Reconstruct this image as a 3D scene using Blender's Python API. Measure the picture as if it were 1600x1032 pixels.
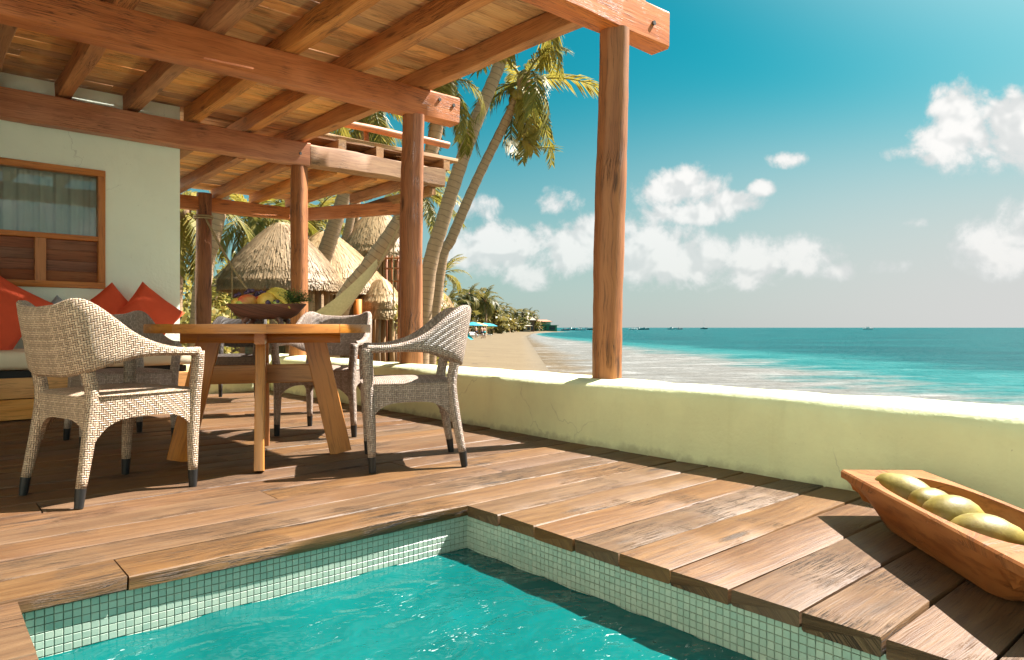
import bpy, math, random
from mathutils import Vector, Matrix
SC = bpy.context.scene
for o in list(bpy.data.objects):
    bpy.data.objects.remove(o)

# ------------------------------------------------------------------ camera
H = 0.74                      # eye height above the deck
FPX = 1083.0                  # focal length in photo pixels (1600 wide)
YAW = math.radians(40.96)     # turned from +Y (along the parapet) towards +X (the sea)
FWD = Vector((math.sin(YAW), math.cos(YAW), 0))
RGT = Vector((math.cos(YAW), -math.sin(YAW), 0))
cam = bpy.data.cameras.new('camera')
cam.sensor_width = 36.0
cam.lens = 36.0 * FPX / 1600.0
cam.shift_y = -4 / 1600.0
cam.clip_start = 0.05
cam.clip_end = 20000
camo = bpy.data.objects.new('camera', cam)
SC.collection.objects.link(camo)
camo.location = (0, 0, H)
camo.rotation_euler = (math.radians(90), 0, -YAW)
SC.camera = camo

def at(px, py, d):
    """photo pixel at depth d -> world point"""
    p = FWD * d + RGT * ((px - 800) / FPX * d)
    return Vector((p.x, p.y, H + (512 - py) / FPX * d))

# ------------------------------------------------------------------ sun, sky, exposure
SUN_TO = Vector((0.945, -0.32, 1.33)).normalized()   # towards the sun
SUN_EL = math.asin(SUN_TO.z)
sun = bpy.data.lights.new('sun', 'SUN')
sun.energy = 4.8
sun.angle = math.radians(0.5)
sun.color = (1.0, 0.965, 0.90)
suno = bpy.data.objects.new('sun', sun)
SC.collection.objects.link(suno)
suno.rotation_euler = SUN_TO.to_track_quat('Z', 'Y').to_euler()
suno.location = (0, 0, 30)

SC.view_settings.view_transform = 'Standard'
SC.view_settings.look = 'None'
SC.view_settings.gamma = 1
SC.view_settings.exposure = 1.9
SC.view_settings.use_curve_mapping = False
SC.render.engine = 'CYCLES'
SC.cycles.use_denoising = True
SC.cycles.max_bounces = 8
SC.cycles.diffuse_bounces = 6
SC.cycles.glossy_bounces = 4
SC.cycles.transmission_bounces = 6
SC.cycles.transparent_max_bounces = 8
SC.cycles.caustics_reflective = False
SC.cycles.caustics_refractive = False
SC.cycles.sample_clamp_indirect = 6

class NT:
    """small helper to wire shader nodes"""
    def __init__(s, tree):
        s.t = tree; s.n = tree.nodes; s.l = tree.links
    def node(s, typ, **kw):
        n = s.n.new(typ)
        for k, v in kw.items():
            setattr(n, k, v)
        return n
    def put(s, sock, val):
        if hasattr(val, 'is_linked') or hasattr(val, 'links'):
            s.l.new(val, sock)
        elif val is not None:
            sock.default_value = val
    def math(s, op, a, b=None, c=None, clamp=False):
        n = s.node('ShaderNodeMath', operation=op, use_clamp=clamp)
        s.put(n.inputs[0], a)
        if b is not None: s.put(n.inputs[1], b)
        if c is not None: s.put(n.inputs[2], c)
        return n.outputs[0]
    def vec(s, op, a, b=None, out=0):
        n = s.node('ShaderNodeVectorMath', operation=op)
        s.put(n.inputs[0], a)
        if b is not None: s.put(n.inputs[1], b)
        return n.outputs[out]
    def mix(s, fac, a, b, mode='MIX'):
        n = s.node('ShaderNodeMix', data_type='RGBA', blend_type=mode)
        s.put(n.inputs[0], fac)
        s.put(n.inputs[6], a if not isinstance(a, tuple) else (*a[:3], 1))
        s.put(n.inputs[7], b if not isinstance(b, tuple) else (*b[:3], 1))
        return n.outputs[2]
    def noise(s, v, scale=5, detail=4, rough=.55, dist=0, out=0):
        n = s.node('ShaderNodeTexNoise')
        s.put(n.inputs['Vector'], v)
        n.inputs['Scale'].default_value = scale
        n.inputs['Detail'].default_value = detail
        n.inputs['Roughness'].default_value = rough
        n.inputs['Distortion'].default_value = dist
        return n.outputs[out]
    def ramp(s, fac, lo, hi):
        n = s.node('ShaderNodeMapRange', interpolation_type='SMOOTHSTEP')
        s.put(n.inputs[0], fac)
        n.inputs[1].default_value = lo; n.inputs[2].default_value = hi
        return n.outputs[0]
    def xyz(s, x, y, z):
        n = s.node('ShaderNodeCombineXYZ')
        for i, v in enumerate((x, y, z)): s.put(n.inputs[i], v)
        return n.outputs[0]
    def sep(s, v):
        n = s.node('ShaderNodeSeparateXYZ'); s.put(n.inputs[0], v)
        return n.outputs

# ---- world: Nishita sky with fair-weather cumulus
world = bpy.data.worlds.new('World')
SC.world = world
world.use_nodes = True
w = NT(world.node_tree)
w.n.clear()
sky = w.node('ShaderNodeTexSky', sky_type='NISHITA')
sky.sun_disc = False
sky.sun_elevation = SUN_EL
sky.sun_rotation = math.atan2(SUN_TO.x, SUN_TO.y)
sky.altitude = 0
sky.air_density = 1.0
sky.dust_density = 1.6
sky.ozone_density = 1.5
gen = w.node('ShaderNodeTexCoord').outputs['Generated']
sx, sy, sz = w.sep(gen)
az = w.math('ARCTAN2', sx, sy)
el = w.math('ARCSINE', sz)
tint = w.mix(1.0, sky.outputs[0], (0.014, 0.285, 0.250), 'MULTIPLY')
# the sky pales towards the sun
aur = w.math('POWER', w.ramp(w.vec('DOT_PRODUCT', gen, tuple(SUN_TO), out=1), .60, 1.0), 1.5)
tint = w.mix(aur, tint, (3.3, 3.4, 3.2))
# whitish band of sea haze above the horizon
hz = w.math('POWER', w.ramp(w.math('ABSOLUTE', sz), .34, 0.0), 1.25)
hz = w.math('MULTIPLY', hz, w.math('ADD', .45, w.math('MULTIPLY', w.vec('DOT_PRODUCT', gen, tuple(SUN_TO), out=1), 1.05)), clamp=True)
tint = w.mix(hz, tint, (1.74, 1.74, 1.69))
rh = w.math('MULTIPLY', w.math('POWER', w.ramp(w.math('ABSOLUTE', sz), .42, 0.0), 1.7), w.ramp(w.vec('DOT_PRODUCT', gen, tuple(SUN_TO), out=1), .36, .68))
tint = w.mix(rh, tint, (1.86, 1.88, 1.85))
n1 = w.noise(gen, 15, 5, .62, .3)
n2 = w.noise(gen, 60, 4, .62)
nn = w.math('ADD', w.math('MULTIPLY', w.math('SUBTRACT', n1, .5), 3.9), w.math('MULTIPLY', w.math('SUBTRACT', n2, .5), 1.4))
CLOUDS = [  # (px, py, half width, half height) on the photograph
    (1505, 220, 70, 46), (1500, 168, 48, 44), (1585, 225, 70, 50), (1570, 180, 44, 36), (1670, 220, 80, 50),
    (1060, 298, 64, 32), (1150, 316, 50, 18), (1188, 296, 22, 16), (1075, 334, 90, 18),
    (1010, 390, 80, 52), (1075, 408, 100, 38), (1180, 410, 44, 42), (1262, 405, 50, 34), (1310, 425, 34, 16),
    (930, 378, 70, 34), (880, 385, 90, 36), (790, 392, 90, 40), (818, 428, 38, 24), (870, 318, 44, 26, .35), (1370, 415, 60, 18, .25), (1410, 240, 40, 16, .1), (735, 330, 60, 30, .3),
    (1228, 250, 40, 16, .30), (1430, 350, 36, 12, .15), (1560, 385, 80, 44, .7), (1600, 340, 60, 50, .6), (730, 395, 40, 22)]
f = None
for px, py, hw, hh, *wt in CLOUDS:
    v = FWD + RGT * ((px - 800) / FPX) + Vector((0, 0, (512 - py) / FPX))
    L = v.length
    a0 = math.atan2(v.x, v.y); e0 = math.asin(v.z / L)
    ra = hw / FPX / (1 + ((px - 800) / FPX) ** 2) * 1.15; re = hh / FPX / L * 1.15
    dx = w.math('MULTIPLY', w.math('SUBTRACT', az, a0), 1 / ra)
    dy = w.math('MULTIPLY', w.math('SUBTRACT', el, e0), 1 / re)
    q = w.math('SUBTRACT', wt[0] if wt else 1.0, w.math('ADD', w.math('MULTIPLY', dx, dx), w.math('MULTIPLY', dy, dy)))
    q = w.math('MAXIMUM', q, -2.0)
    f = q if f is None else w.math('SMOOTH_MAX', f, q, .35)
# the same kind of low cumulus all round the rest of the horizon
band = w.math('SUBTRACT', 1.0, w.math('MULTIPLY', w.math('ABSOLUTE', w.math('SUBTRACT', el, .13)), 11.0))
side = w.ramp(w.vec('DOT_PRODUCT', gen, tuple(FWD), out=1), .72, .5)
rest = w.math('ADD', w.math('SUBTRACT', w.math('MULTIPLY', w.noise(gen, 4, 3, .5), 3.2), 2.1), w.math('MULTIPLY', band, .5))
rest = w.math('SUBTRACT', rest, w.math('MULTIPLY', w.math('SUBTRACT', 1.0, side), 4.0))
f = w.math('MAXIMUM', f, rest)
g = w.math('ADD', w.math('MULTIPLY', f, 1.25), w.math('ADD', nn, .22))
mask = w.ramp(g, -.05, 1.05)
core = w.ramp(g, .3, 1.5)
low = w.ramp(el, .02, .24)
ccol = w.mix(core, (2.05, 2.12, 2.10), (2.75, 2.68, 2.6))
lift = tuple(SUN_TO * .022)
shade = w.ramp(w.math('SUBTRACT', w.noise(w.vec('ADD', gen, lift), 15, 3, .6, .3), w.noise(gen, 15, 3, .6, .3)), -.04, .10)
shade = w.math('MULTIPLY', shade, .75)
ccol = w.mix(shade, ccol, (1.92, 1.96, 1.95))
dens = w.math('MULTIPLY', mask, w.math('ADD', .62, w.math('MULTIPLY', low, .34)))
col = w.mix(dens, tint, ccol)
bg = w.node('ShaderNodeBackground')
w.put(bg.inputs[0], col)
bg.inputs[1].default_value = 0.10
out = w.node('ShaderNodeOutputWorld')
w.l.new(bg.outputs[0], out.inputs[0])

# ------------------------------------------------------------------ object helpers
COL = SC.collection
RND = random.Random(7)

def put_props(o, label=None, cat=None, group=None, kind=None):
    if label: o['label'] = label
    if cat: o['category'] = cat
    if group: o['group'] = group
    if kind: o['kind'] = kind
    return o

def empty(name, loc=(0, 0, 0), rz=0, label=None, cat=None, group=None, kind=None):
    o = bpy.data.objects.new(name, None)
    o.empty_display_size = .1
    COL.objects.link(o)
    o.location = loc
    o.rotation_euler = (0, 0, rz)
    return put_props(o, label, cat, group, kind)

class MB:
    """collects geometry with uv (in metres) and material slots"""
    def __init__(s):
        s.v = []; s.f = []; s.uv = []; s.m = []
    def face(s, idx, uvs=None, m=0):
        s.f.append(idx); s.uv.append(uvs or [(0, 0)] * len(idx)); s.m.append(m)
    def loft(s, rings, caps=True, m=0, closed=True, uoff=0.0):
        b = len(s.v); n = len(rings[0])
        for r in rings: s.v.extend([tuple(p) for p in r])
        us = [uoff]
        for i in range(1, len(rings)):
            c0 = sum((Vector(p) for p in rings[i - 1]), Vector()) / n
            c1 = sum((Vector(p) for p in rings[i]), Vector()) / n
            us.append(us[-1] + (c1 - c0).length)
        per = []
        for r in rings:
            q = [0.0]
            for k in range(n):
                q.append(q[-1] + (Vector(r[(k + 1) % n]) - Vector(r[k])).length)
            per.append(q)
        kk = n if closed else n - 1
        for i in range(len(rings) - 1):
            for k in range(kk):
                k2 = (k + 1) % n
                s.face([b + i * n + k, b + i * n + k2, b + (i + 1) * n + k2, b + (i + 1) * n + k],
                       [(us[i], per[i][k]), (us[i], per[i][k + 1]), (us[i + 1], per[i + 1][k + 1]), (us[i + 1], per[i + 1][k])], m)
        if caps and closed:
            for i, rev in ((0, True), (len(rings) - 1, False)):
                idx = [b + i * n + k for k in range(n)]
                uv = [(us[i] + .3 * per[i][k] * .1, per[i][k]) for k in range(n)]
                if rev: idx.reverse(); uv.reverse()
                s.face(idx, uv, m)
        return s
    def grid(s, rows, m=0, scale=1.0):
        b = len(s.v); nc = len(rows[0])
        for r in rows: s.v.extend([tuple(p) for p in r])
        def cum(seq):
            q = [0.0]
            for i in range(1, len(seq)): q.append(q[-1] + (Vector(seq[i]) - Vector(seq[i - 1])).length)
            return q
        U = cum(rows[len(rows) // 2]); V = cum([r[nc // 2] for r in rows])
        for i in range(len(rows) - 1):
            for k in range(nc - 1):
                s.face([b + i * nc + k, b + i * nc + k + 1, b + (i + 1) * nc + k + 1, b + (i + 1) * nc + k],
                       [(U[k], V[i]), (U[k + 1], V[i]), (U[k + 1], V[i + 1]), (U[k], V[i + 1])], m)
        return s
    def box(s, lo, hi, m=0):
        x0, y0, z0 = lo; x1, y1, z1 = hi
        b = len(s.v)
        s.v += [(x0, y0, z0), (x1, y0, z0), (x1, y1, z0), (x0, y1, z0), (x0, y0, z1), (x1, y0, z1), (x1, y1, z1), (x0, y1, z1)]
        for q in ((0, 3, 2, 1), (4, 5, 6, 7), (0, 1, 5, 4), (1, 2, 6, 5), (2, 3, 7, 6), (3, 0, 4, 7)):
            uv = []
            p = [s.v[b + i] for i in q]
            ax = [max(a[k] for a in p) - min(a[k] for a in p) for k in range(3)]
            drop = ax.index(min(ax))
            keep = [k for k in range(3) if k != drop]
            if ax[keep[0]] < ax[keep[1]]: keep.reverse()
            for a in p: uv.append((a[keep[0]], a[keep[1]]))
            s.face([b + i for i in q], uv, m)
        return s
    def tube(s, pts, rad, n=10, m=0, caps=True, noise=0, seed=0, flat=1.0, split=0):
        r = random.Random(seed)
        pts = [Vector(p) for p in pts]
        rings = []
        ref = Vector((0, 0, 1))
        ph = [r.uniform(0, 6.28) for _ in range(6)]
        for i, p in enumerate(pts):
            t = (pts[min(i + 1, len(pts) - 1)] - pts[max(i - 1, 0)]).normalized()
            a = ref
            if abs(t.dot(a)) > .92: a = Vector((1, 0, 0))
            if i: a = pa
            x = (a - t * a.dot(t)).normalized()
            pa = x
            y = t.cross(x)
            R = rad[i] if isinstance(rad, (list, tuple)) else rad
            ring = []
            for k in range(n):
                th = 6.28318 * k / n
                q = 1 + noise * (math.sin(2 * th + ph[0] + i * .07) + .6 * math.sin(3 * th + ph[1] - i * .05) + .35 * math.sin(5 * th + ph[2]) + .5 * math.sin(i * .9 + ph[3]) * .5)
                if split:                                    # drying cracks and an axe-hewn flat
                    for c_, (a0, wd) in enumerate(((ph[4], .10), (ph[5], .08), (ph[4] + 2.3, .07))):
                        da = (th - a0 - .12 * math.sin(i * .35 + c_) + 3.14159) % 6.28318 - 3.14159
                        q -= split * math.exp(-(da / wd) ** 2) * max(0, math.sin(i * .31 + c_ * 2 + ph[2]))
                    df = (th - ph[3] + 3.14159) % 6.28318 - 3.14159
                    if abs(df) < .7: q = min(q, math.cos(.62) / max(.2, math.cos(df)) * 1.06)
                ring.append(p + (x * math.cos(th) + y * math.sin(th) * flat) * R * q)
            rings.append(ring)
        return s.loft(rings, caps, m)
    def bar(s, p0, p1, w_, h_, ch=.006, seg=.25, jit=0.0, seed=0, up=(0, 0, 1), m=0, uoff=None, bow=0.0):
        """a sawn timber from p0 to p1 (centre line), w across, h along 'up'"""
        r = random.Random(seed)
        p0 = Vector(p0); p1 = Vector(p1)
        t = (p1 - p0); L = t.length; t.normalize()
        up = Vector(up); y = (up - t * up.dot(t)).normalized(); x = t.cross(y)
        n = max(1, int(L / seg))
        a, b = w_ / 2, h_ / 2
        base = [(-a, -b + ch), (-a + ch, -b), (a - ch, -b), (a, -b + ch), (a, b - ch), (a - ch, b), (-a + ch, b), (-a, b - ch)]
        ph = [(r.uniform(0, 6.28), r.uniform(1.5, 5)) for _ in range(16)]
        rings = []
        for i in range(n + 1):
            u = i / n
            c = p0 + t * (L * u) + y * (bow * math.sin(3.14159 * u))
            ring = []
            for k, (bx, by) in enumerate(base):
                jx = jit * math.sin(ph[k][0] + ph[k][1] * u * L) + r.uniform(-jit, jit) * .5
                jy = jit * math.sin(ph[k + 8][0] + ph[k + 8][1] * u * L) + r.uniform(-jit, jit) * .5
                jt = r.uniform(-jit, jit) if i in (0, n) else 0
                ring.append(c + x * (bx + jx) + y * (by + jy) + t * jt)
            rings.append(ring)
        return s.loft(rings, True, m, uoff=r.uniform(0, 9) if uoff is None else uoff)
    def ball(s, c, r, n=14, m=0, sc=(1, 1, 1), pole=(0, 0, 1), f=None):
        q = Vector((0, 0, 1)).rotation_difference(Vector(pole))
        c = Vector(c); rings = []
        k = max(4, n // 2)
        for i in range(k + 1):
            ph = math.pi * (0.02 + .96 * i / k)
            ring = []
            for j in range(n):
                th = 6.28318 * j / n
                d = Vector((math.sin(ph) * math.cos(th), math.sin(ph) * math.sin(th), -math.cos(ph)))
                rr = r * (f(d) if f else 1)
                ring.append(c + q @ Vector((d.x * sc[0] * rr, d.y * sc[1] * rr, d.z * sc[2] * rr)))
            rings.append(ring)
        return s.loft(rings, True, m)
    def mesh(s, name, mats, smooth=False):
        me = bpy.data.meshes.new(name)
        me.from_pydata(s.v, [], s.f)
        uvl = me.uv_layers.new(name='UVMap')
        flat = []
        for q in s.uv:
            for a in q: flat += [a[0], a[1]]
        uvl.data.foreach_set('uv', flat)
        for m in (mats if isinstance(mats, (list, tuple)) else [mats]): me.materials.append(m)
        if max(s.m, default=0): me.polygons.foreach_set('material_index', s.m)
        if smooth:
            me.polygons.foreach_set('use_smooth', [True] * len(s.f))
            if smooth != True:
                me.set_sharp_from_angle(angle=math.radians(smooth))
        me.update()
        return me
    def build(s, name, mats, parent=None, smooth=False, loc=None, **kw):
        o = bpy.data.objects.new(name, s.mesh(name, mats, smooth))
        COL.objects.link(o)
        if parent: o.parent = parent
        if loc is not None: o.location = loc
        return put_props(o, **kw)

def inst(name, me, parent=None, loc=(0, 0, 0), rot=(0, 0, 0), sc=(1, 1, 1), **kw):
    o = bpy.data.objects.new(name, me)
    COL.objects.link(o)
    if parent: o.parent = parent
    o.location = loc; o.rotation_euler = rot; o.scale = sc
    return put_props(o, **kw)

def copy_tree(o, parent=None):
    c = o.copy(); COL.objects.link(c); c.parent = parent
    for ch in [x for x in bpy.data.objects if x.parent == o]:
        copy_tree(ch, c)
    return c

def crom(P, t):
    """Catmull-Rom through the list P, t in 0..1"""
    n = len(P) - 1
    x = min(max(t, 0), 1) * n; i = min(int(x), n - 1); f = x - i
    a, b, c, d = P[max(i - 1, 0)], P[i], P[i + 1], P[min(i + 2, n)]
    g = lambda a, b, c, d: .5 * (2 * b + (c - a) * f + (2 * a - 5 * b + 4 * c - d) * f * f + (3 * b - a - 3 * c + d) * f ** 3)
    if isinstance(b, (tuple, list, Vector)):
        return Vector([g(*q) for q in zip(a, b, c, d)])
    return g(a, b, c, d)

# ------------------------------------------------------------------ materials
MAT = {}
def new_mat(name):
    m = bpy.data.materials.new(name); m.use_nodes = True
    t = NT(m.node_tree); t.n.clear()
    b = t.node('ShaderNodeBsdfPrincipled'); o = t.node('ShaderNodeOutputMaterial')
    t.l.new(b.outputs[0], o.inputs[0])
    MAT[name] = m
    return m, t, b
def bump(t, b, h, strength=.3, dist=.01):
    n = t.node('ShaderNodeBump'); n.inputs['Strength'].default_value = strength; n.inputs['Distance'].default_value = dist
    t.put(n.inputs['Height'], h); t.l.new(n.outputs[0], b.inputs['Normal'])
def plain(name, c, rough=.6, var=.12, scale=6, bmp=.15, metal=0, spec=.4, dist=.01, coat=0):
    m, t, b = new_mat(name)
    tc = t.node('ShaderNodeTexCoord').outputs['Object']
    n = t.noise(tc, scale, 6, .6)
    c2 = tuple(max(0, x * (1 - 2.2 * var)) for x in c); c1 = tuple(min(1, x * (1 + var)) for x in c)
    t.put(b.inputs['Base Color'], t.mix(n, c2, c1))
    b.inputs['Roughness'].default_value = rough; b.inputs['Metallic'].default_value = metal
    b.inputs['Specular IOR Level'].default_value = spec
    b.inputs['Coat Weight'].default_value = coat
    if bmp: bump(t, b, t.noise(tc, scale * 8, 5, .6), bmp, dist)
    return m

def wood(name, c1, c2, dark, rough=.5, fine=60, crack=.5, stain=.4, bmp=.35, vary=.35, spec=.4, stretch=1.0, stain_c=(.035, .02, .012)):
    """grain along u; every object gets its own offset and tone"""
    m, t, b = new_mat(name)
    uv = t.node('ShaderNodeUVMap', uv_map='UVMap').outputs[0]
    rnd = t.node('ShaderNodeObjectInfo').outputs['Random']
    off = t.xyz(t.math('MULTIPLY', rnd, 37.0), t.math('MULTIPLY', rnd, 91.0), t.math('MULTIPLY', rnd, 53.0))
    p = t.vec('ADD', uv, off)
    warp = t.noise(p, 2.2, 3, .5, out=1)
    p2 = t.vec('ADD', p, t.vec('MULTIPLY', t.vec('SUBTRACT', warp, (.5, .5, .5)), (.0, .05, 0)))
    g1 = t.noise(t.vec('MULTIPLY', p2, (1.3 * stretch, fine * .35, 1)), 1, 6, .62, .4)
    g2 = t.noise(t.vec('MULTIPLY', p2, (4 * stretch, fine * 2.2, 1)), 1, 4, .6)
    base = t.mix(t.ramp(g1, .3, .7), c2, c1)
    base = t.mix(t.math('MULTIPLY', t.ramp(g2, .50, .68), .55), base, dark)
    cr = t.noise(t.vec('MULTIPLY', p2, (2.2 * stretch, fine * 1.4, 1)), 1, 5, .55, .2)
    line = t.math('SUBTRACT', 1.0, t.ramp(t.math('ABSOLUTE', t.math('SUBTRACT', cr, .5)), .004, .03))
    line = t.math('MULTIPLY', line, t.ramp(t.noise(p, 2.4, 3, .5), .50, .64))
    base = t.mix(t.math('MULTIPLY', line, crack), base, tuple(x * .22 for x in dark))
    bl = t.math('MULTIPLY', t.ramp(t.noise(t.vec('MULTIPLY', p, (1.2, 3.5, 1)), 1.7, 6, .65, .6), .56, .74), stain)
    base = t.mix(bl, base, stain_c)
    # knots and scuffs
    vor = t.node('ShaderNodeTexVoronoi'); t.put(vor.inputs['Vector'], t.vec('MULTIPLY', p2, (1.5, 7.0, 1))); vor.inputs['Scale'].default_value = 1.1
    kn = t.math('MULTIPLY', t.ramp(t.math('ADD', vor.outputs['Distance'], t.math('MULTIPLY', t.math('SUBTRACT', g2, .5), .35)), .17, .06), t.math('MULTIPLY', .75, crack))
    base = t.mix(kn, base, tuple(x * .4 for x in dark))
    r2 = t.node('ShaderNodeTexWhiteNoise', noise_dimensions='1D'); t.put(r2.inputs['W'], rnd)
    val = t.math('ADD', 1.0 - vary * .6, t.math('MULTIPLY', r2.outputs[0], vary))
    hs = t.node('ShaderNodeHueSaturation')
    t.put(hs.inputs['Hue'], t.math('ADD', .496, t.math('MULTIPLY', rnd, .008)))
    t.put(hs.inputs['Saturation'], t.math('ADD', .88, t.math('MULTIPLY', r2.outputs[0], .2)))
    t.put(hs.inputs['Value'], val); t.put(hs.inputs['Color'], base)
    t.put(b.inputs['Base Color'], hs.outputs[0])
    t.put(b.inputs['Roughness'], t.math('ADD', rough - .1, t.math('MULTIPLY', g1, .22)))
    b.inputs['Specular IOR Level'].default_value = spec
    h = t.math('SUBTRACT', t.math('ADD', t.math('MULTIPLY', g1, .6), t.math('MULTIPLY', g2, .35)), t.math('ADD', t.math('MULTIPLY', line, .9), t.math('MULTIPLY', kn, .4)))
    bump(t, b, h, bmp, .006)
    return m

wood('deck_wood', (.158, .079, .028), (.102, .045, .0155), (.036, .016, .007), rough=.55, fine=95, crack=1.0, stain=.40, bmp=.8, vary=.15, stretch=1.7, spec=.45)
wood('beam_wood', (.62, .215, .065), (.47, .14, .04), (.22, .065, .022), rough=.5, fine=48, crack=.8, stain=.30, bmp=.5, vary=.2)
wood('rafter_wood', (.60, .26, .09), (.44, .165, .055), (.18, .06, .022), rough=.6, fine=55, crack=.9, stain=.5, bmp=.5, vary=.4)
wood('roof_plank_wood', (.82, .47, .21), (.68, .33, .125), (.28, .12, .045), rough=.65, fine=40, crack=.7, stain=.65, bmp=.4, vary=.6)
wood('post_wood', (.40, .155, .058), (.25, .085, .03), (.07, .026, .011), rough=.6, fine=44, crack=1.0, stain=.3, bmp=.7, vary=.15)
wood('weathered_wood', (.46, .24, .095), (.34, .155, .055), (.18, .08, .03), rough=.7, fine=40, crack=.9, stain=.35, bmp=.5, vary=.3)
wood('table_wood', (.56, .225, .048), (.44, .155, .03), (.24, .085, .02), rough=.38, fine=30, crack=.3, stain=.1, bmp=.12, vary=.12, spec=.5)
wood('bench_wood', (.72, .38, .13), (.60, .27, .08), (.24, .09, .025), rough=.45, fine=30, crack=.4, stain=.15, bmp=.2, vary=.15)
wood('window_wood', (.62, .26, .085), (.50, .18, .055), (.18, .06, .02), rough=.42, fine=34, crack=.3, stain=.12, bmp=.15, vary=.1)
wood('louver_wood', (.36, .14, .07), (.26, .095, .045), (.08, .03, .015), rough=.45, fine=34, crack=.3, stain=.15, bmp=.15, vary=.25)
wood('trough_wood', (.33, .14, .058), (.265, .092, .034), (.12, .036, .013), rough=.45, fine=14, crack=.6, stain=.28, bmp=.3, vary=.05, stretch=2)
wood('bowl_wood', (.26, .11, .07), (.13, .06, .04), (.05, .025, .015), rough=.4, fine=34, crack=.7, stain=.2, bmp=.3, vary=.05)
wood('rough_log', (.42, .26, .14), (.30, .17, .085), (.13, .07, .035), rough=.8, fine=24, crack=.7, stain=.3, bmp=.6, vary=.35)

# hand-trowelled, lime-washed render in pale green
def plaster(name, c, amount=.10):
    m, t, b = new_mat(name)
    P = t.node('ShaderNodeNewGeometry').outputs['Position']
    a = t.noise(P, 1.3, 6, .6); d = t.noise(P, 11, 6, .65)
    col = t.mix(t.ramp(a, .3, .7), tuple(x * (1 - amount * 1.3) for x in c), tuple(min(1, x * (1 + amount * .5)) for x in c))
    col = t.mix(t.math('MULTIPLY', t.ramp(d, .58, .75), .22), col, tuple(x * .8 for x in c))
    # browner, with a broken edge, just above the floor
    z = t.sep(P)[2]
    gr = t.math('MULTIPLY', t.ramp(t.math('ADD', z, t.math('MULTIPLY', t.math('SUBTRACT', d, .5), .12)), .055, -.01), .55)
    col = t.mix(gr, col, (.20, .17, .10))
    sp = t.ramp(t.noise(P, 55, 2, .5), .74, .78)
    vc = t.node('ShaderNodeTexVoronoi', feature='DISTANCE_TO_EDGE'); t.put(vc.inputs['Vector'], t.vec('ADD', P, t.vec('MULTIPLY', t.noise(P, 3, 4, .6, out=1), (.35, .35, .35)))); vc.inputs['Scale'].default_value = 1.3
    hair = t.math('MULTIPLY', t.ramp(vc.outputs['Distance'], .007, .001), t.ramp(t.noise(P, 1.7, 3, .5), .50, .62))
    col = t.mix(t.math('MULTIPLY', hair, .35), col, tuple(x * .45 for x in c))
    drip = t.math('MULTIPLY', t.ramp(t.noise(t.vec('MULTIPLY', P, (7, 7, .7)), 1, 5, .6), .54, .72), amount * 2.2)
    col = t.mix(drip, col, tuple(x * y for x, y in zip(c, (.72, .70, .62))))
    col = t.mix(t.math('MULTIPLY', sp, .35), col, (.25, .22, .14))
    t.put(b.inputs['Base Color'], col)
    b.inputs['Roughness'].default_value = .75; b.inputs['Specular IOR Level'].default_value = .25
    h = t.math('ADD', t.math('MULTIPLY', t.noise(P, 5, 4, .6), 1.0), t.math('MULTIPLY', t.noise(P, 40, 5, .65), .25))
    bump(t, b, h, .55, .014)
    return m
plaster('pale_green_plaster', (.78, .80, .48))
plaster('wall_plaster', (.85, .93, .79), .03)
plaster('white_plaster', (.75, .74, .68))
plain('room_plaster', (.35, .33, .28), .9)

def wicker(name, light, dark, gap, cell=.0115):
    m, t, b = new_mat(name)
    uv = t.node('ShaderNodeUVMap', uv_map='UVMap').outputs[0]
    u, v, _ = t.sep(uv)
    u = t.math('MULTIPLY', u, 1 / cell); v = t.math('MULTIPLY', v, 1 / cell)
    i = t.math('FLOOR', u); j = t.math('FLOOR', v)
    fu = t.math('SUBTRACT', t.math('FRACT', u), .5); fv = t.math('SUBTRACT', t.math('FRACT', v), .5)
    k = t.math('FLOORED_MODULO', t.math('ADD', i, j), 4.0)
    over = t.math('LESS_THAN', k, 1.9)                    # strand along u on top
    au = t.math('ABSOLUTE', fu); av = t.math('ABSOLUTE', fv)
    across = t.math('ADD', t.math('MULTIPLY', over, av), t.math('MULTIPLY', t.math('SUBTRACT', 1.0, over), au))
    # fall-off where a strand dives under its neighbour
    first = t.math('COMPARE', k, 0.0, .1); last = t.math('COMPARE', k, 1.0, .1)
    f2 = t.math('COMPARE', k, 2.0, .1); l2 = t.math('COMPARE', k, 3.0, .1)
    endu = t.math('ADD', t.math('MULTIPLY', first, t.math('MULTIPLY', fu, -1.0)), t.math('MULTIPLY', last, fu))
    endv = t.math('ADD', t.math('MULTIPLY', f2, t.math('MULTIPLY', fv, -1.0)), t.math('MULTIPLY', l2, fv))
    end = t.ramp(t.math('ADD', endu, endv), .22, .5)
    hgt = t.math('SUBTRACT', t.math('SUBTRACT', 1.0, t.math('MULTIPLY', t.math('MULTIPLY', across, across), 3.2)), t.math('MULTIPLY', end, .45))
    wn = t.node('ShaderNodeTexWhiteNoise', noise_dimensions='3D')
    sid = t.xyz(t.math('MULTIPLY', over, j), t.math('MULTIPLY', t.math('SUBTRACT', 1.0, over), i), over)
    t.put(wn.inputs['Vector'], sid)
    col = t.mix(wn.outputs[0], dark, light)
    col = t.mix(t.math('MULTIPLY', t.noise(uv, 6, 3, .5), .35), col, dark)
    ed = t.ramp(hgt, .50, .22)
    col = t.mix(ed, col, gap)
    t.put(b.inputs['Base Color'], col)
    b.inputs['Roughness'].default_value = .5; b.inputs['Specular IOR Level'].default_value = .4
    bump(t, b, hgt, .9, .005)
    return m
wicker('wicker', (.64, .46, .32), (.36, .25, .17), (.035, .022, .015), .0095)
wicker('grey_wicker', (.53, .405, .325), (.30, .22, .175), (.025, .018, .014), .0095)
wicker('dark_wicker', (.10, .075, .06), (.05, .037, .03), (.01, .008, .007))
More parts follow.
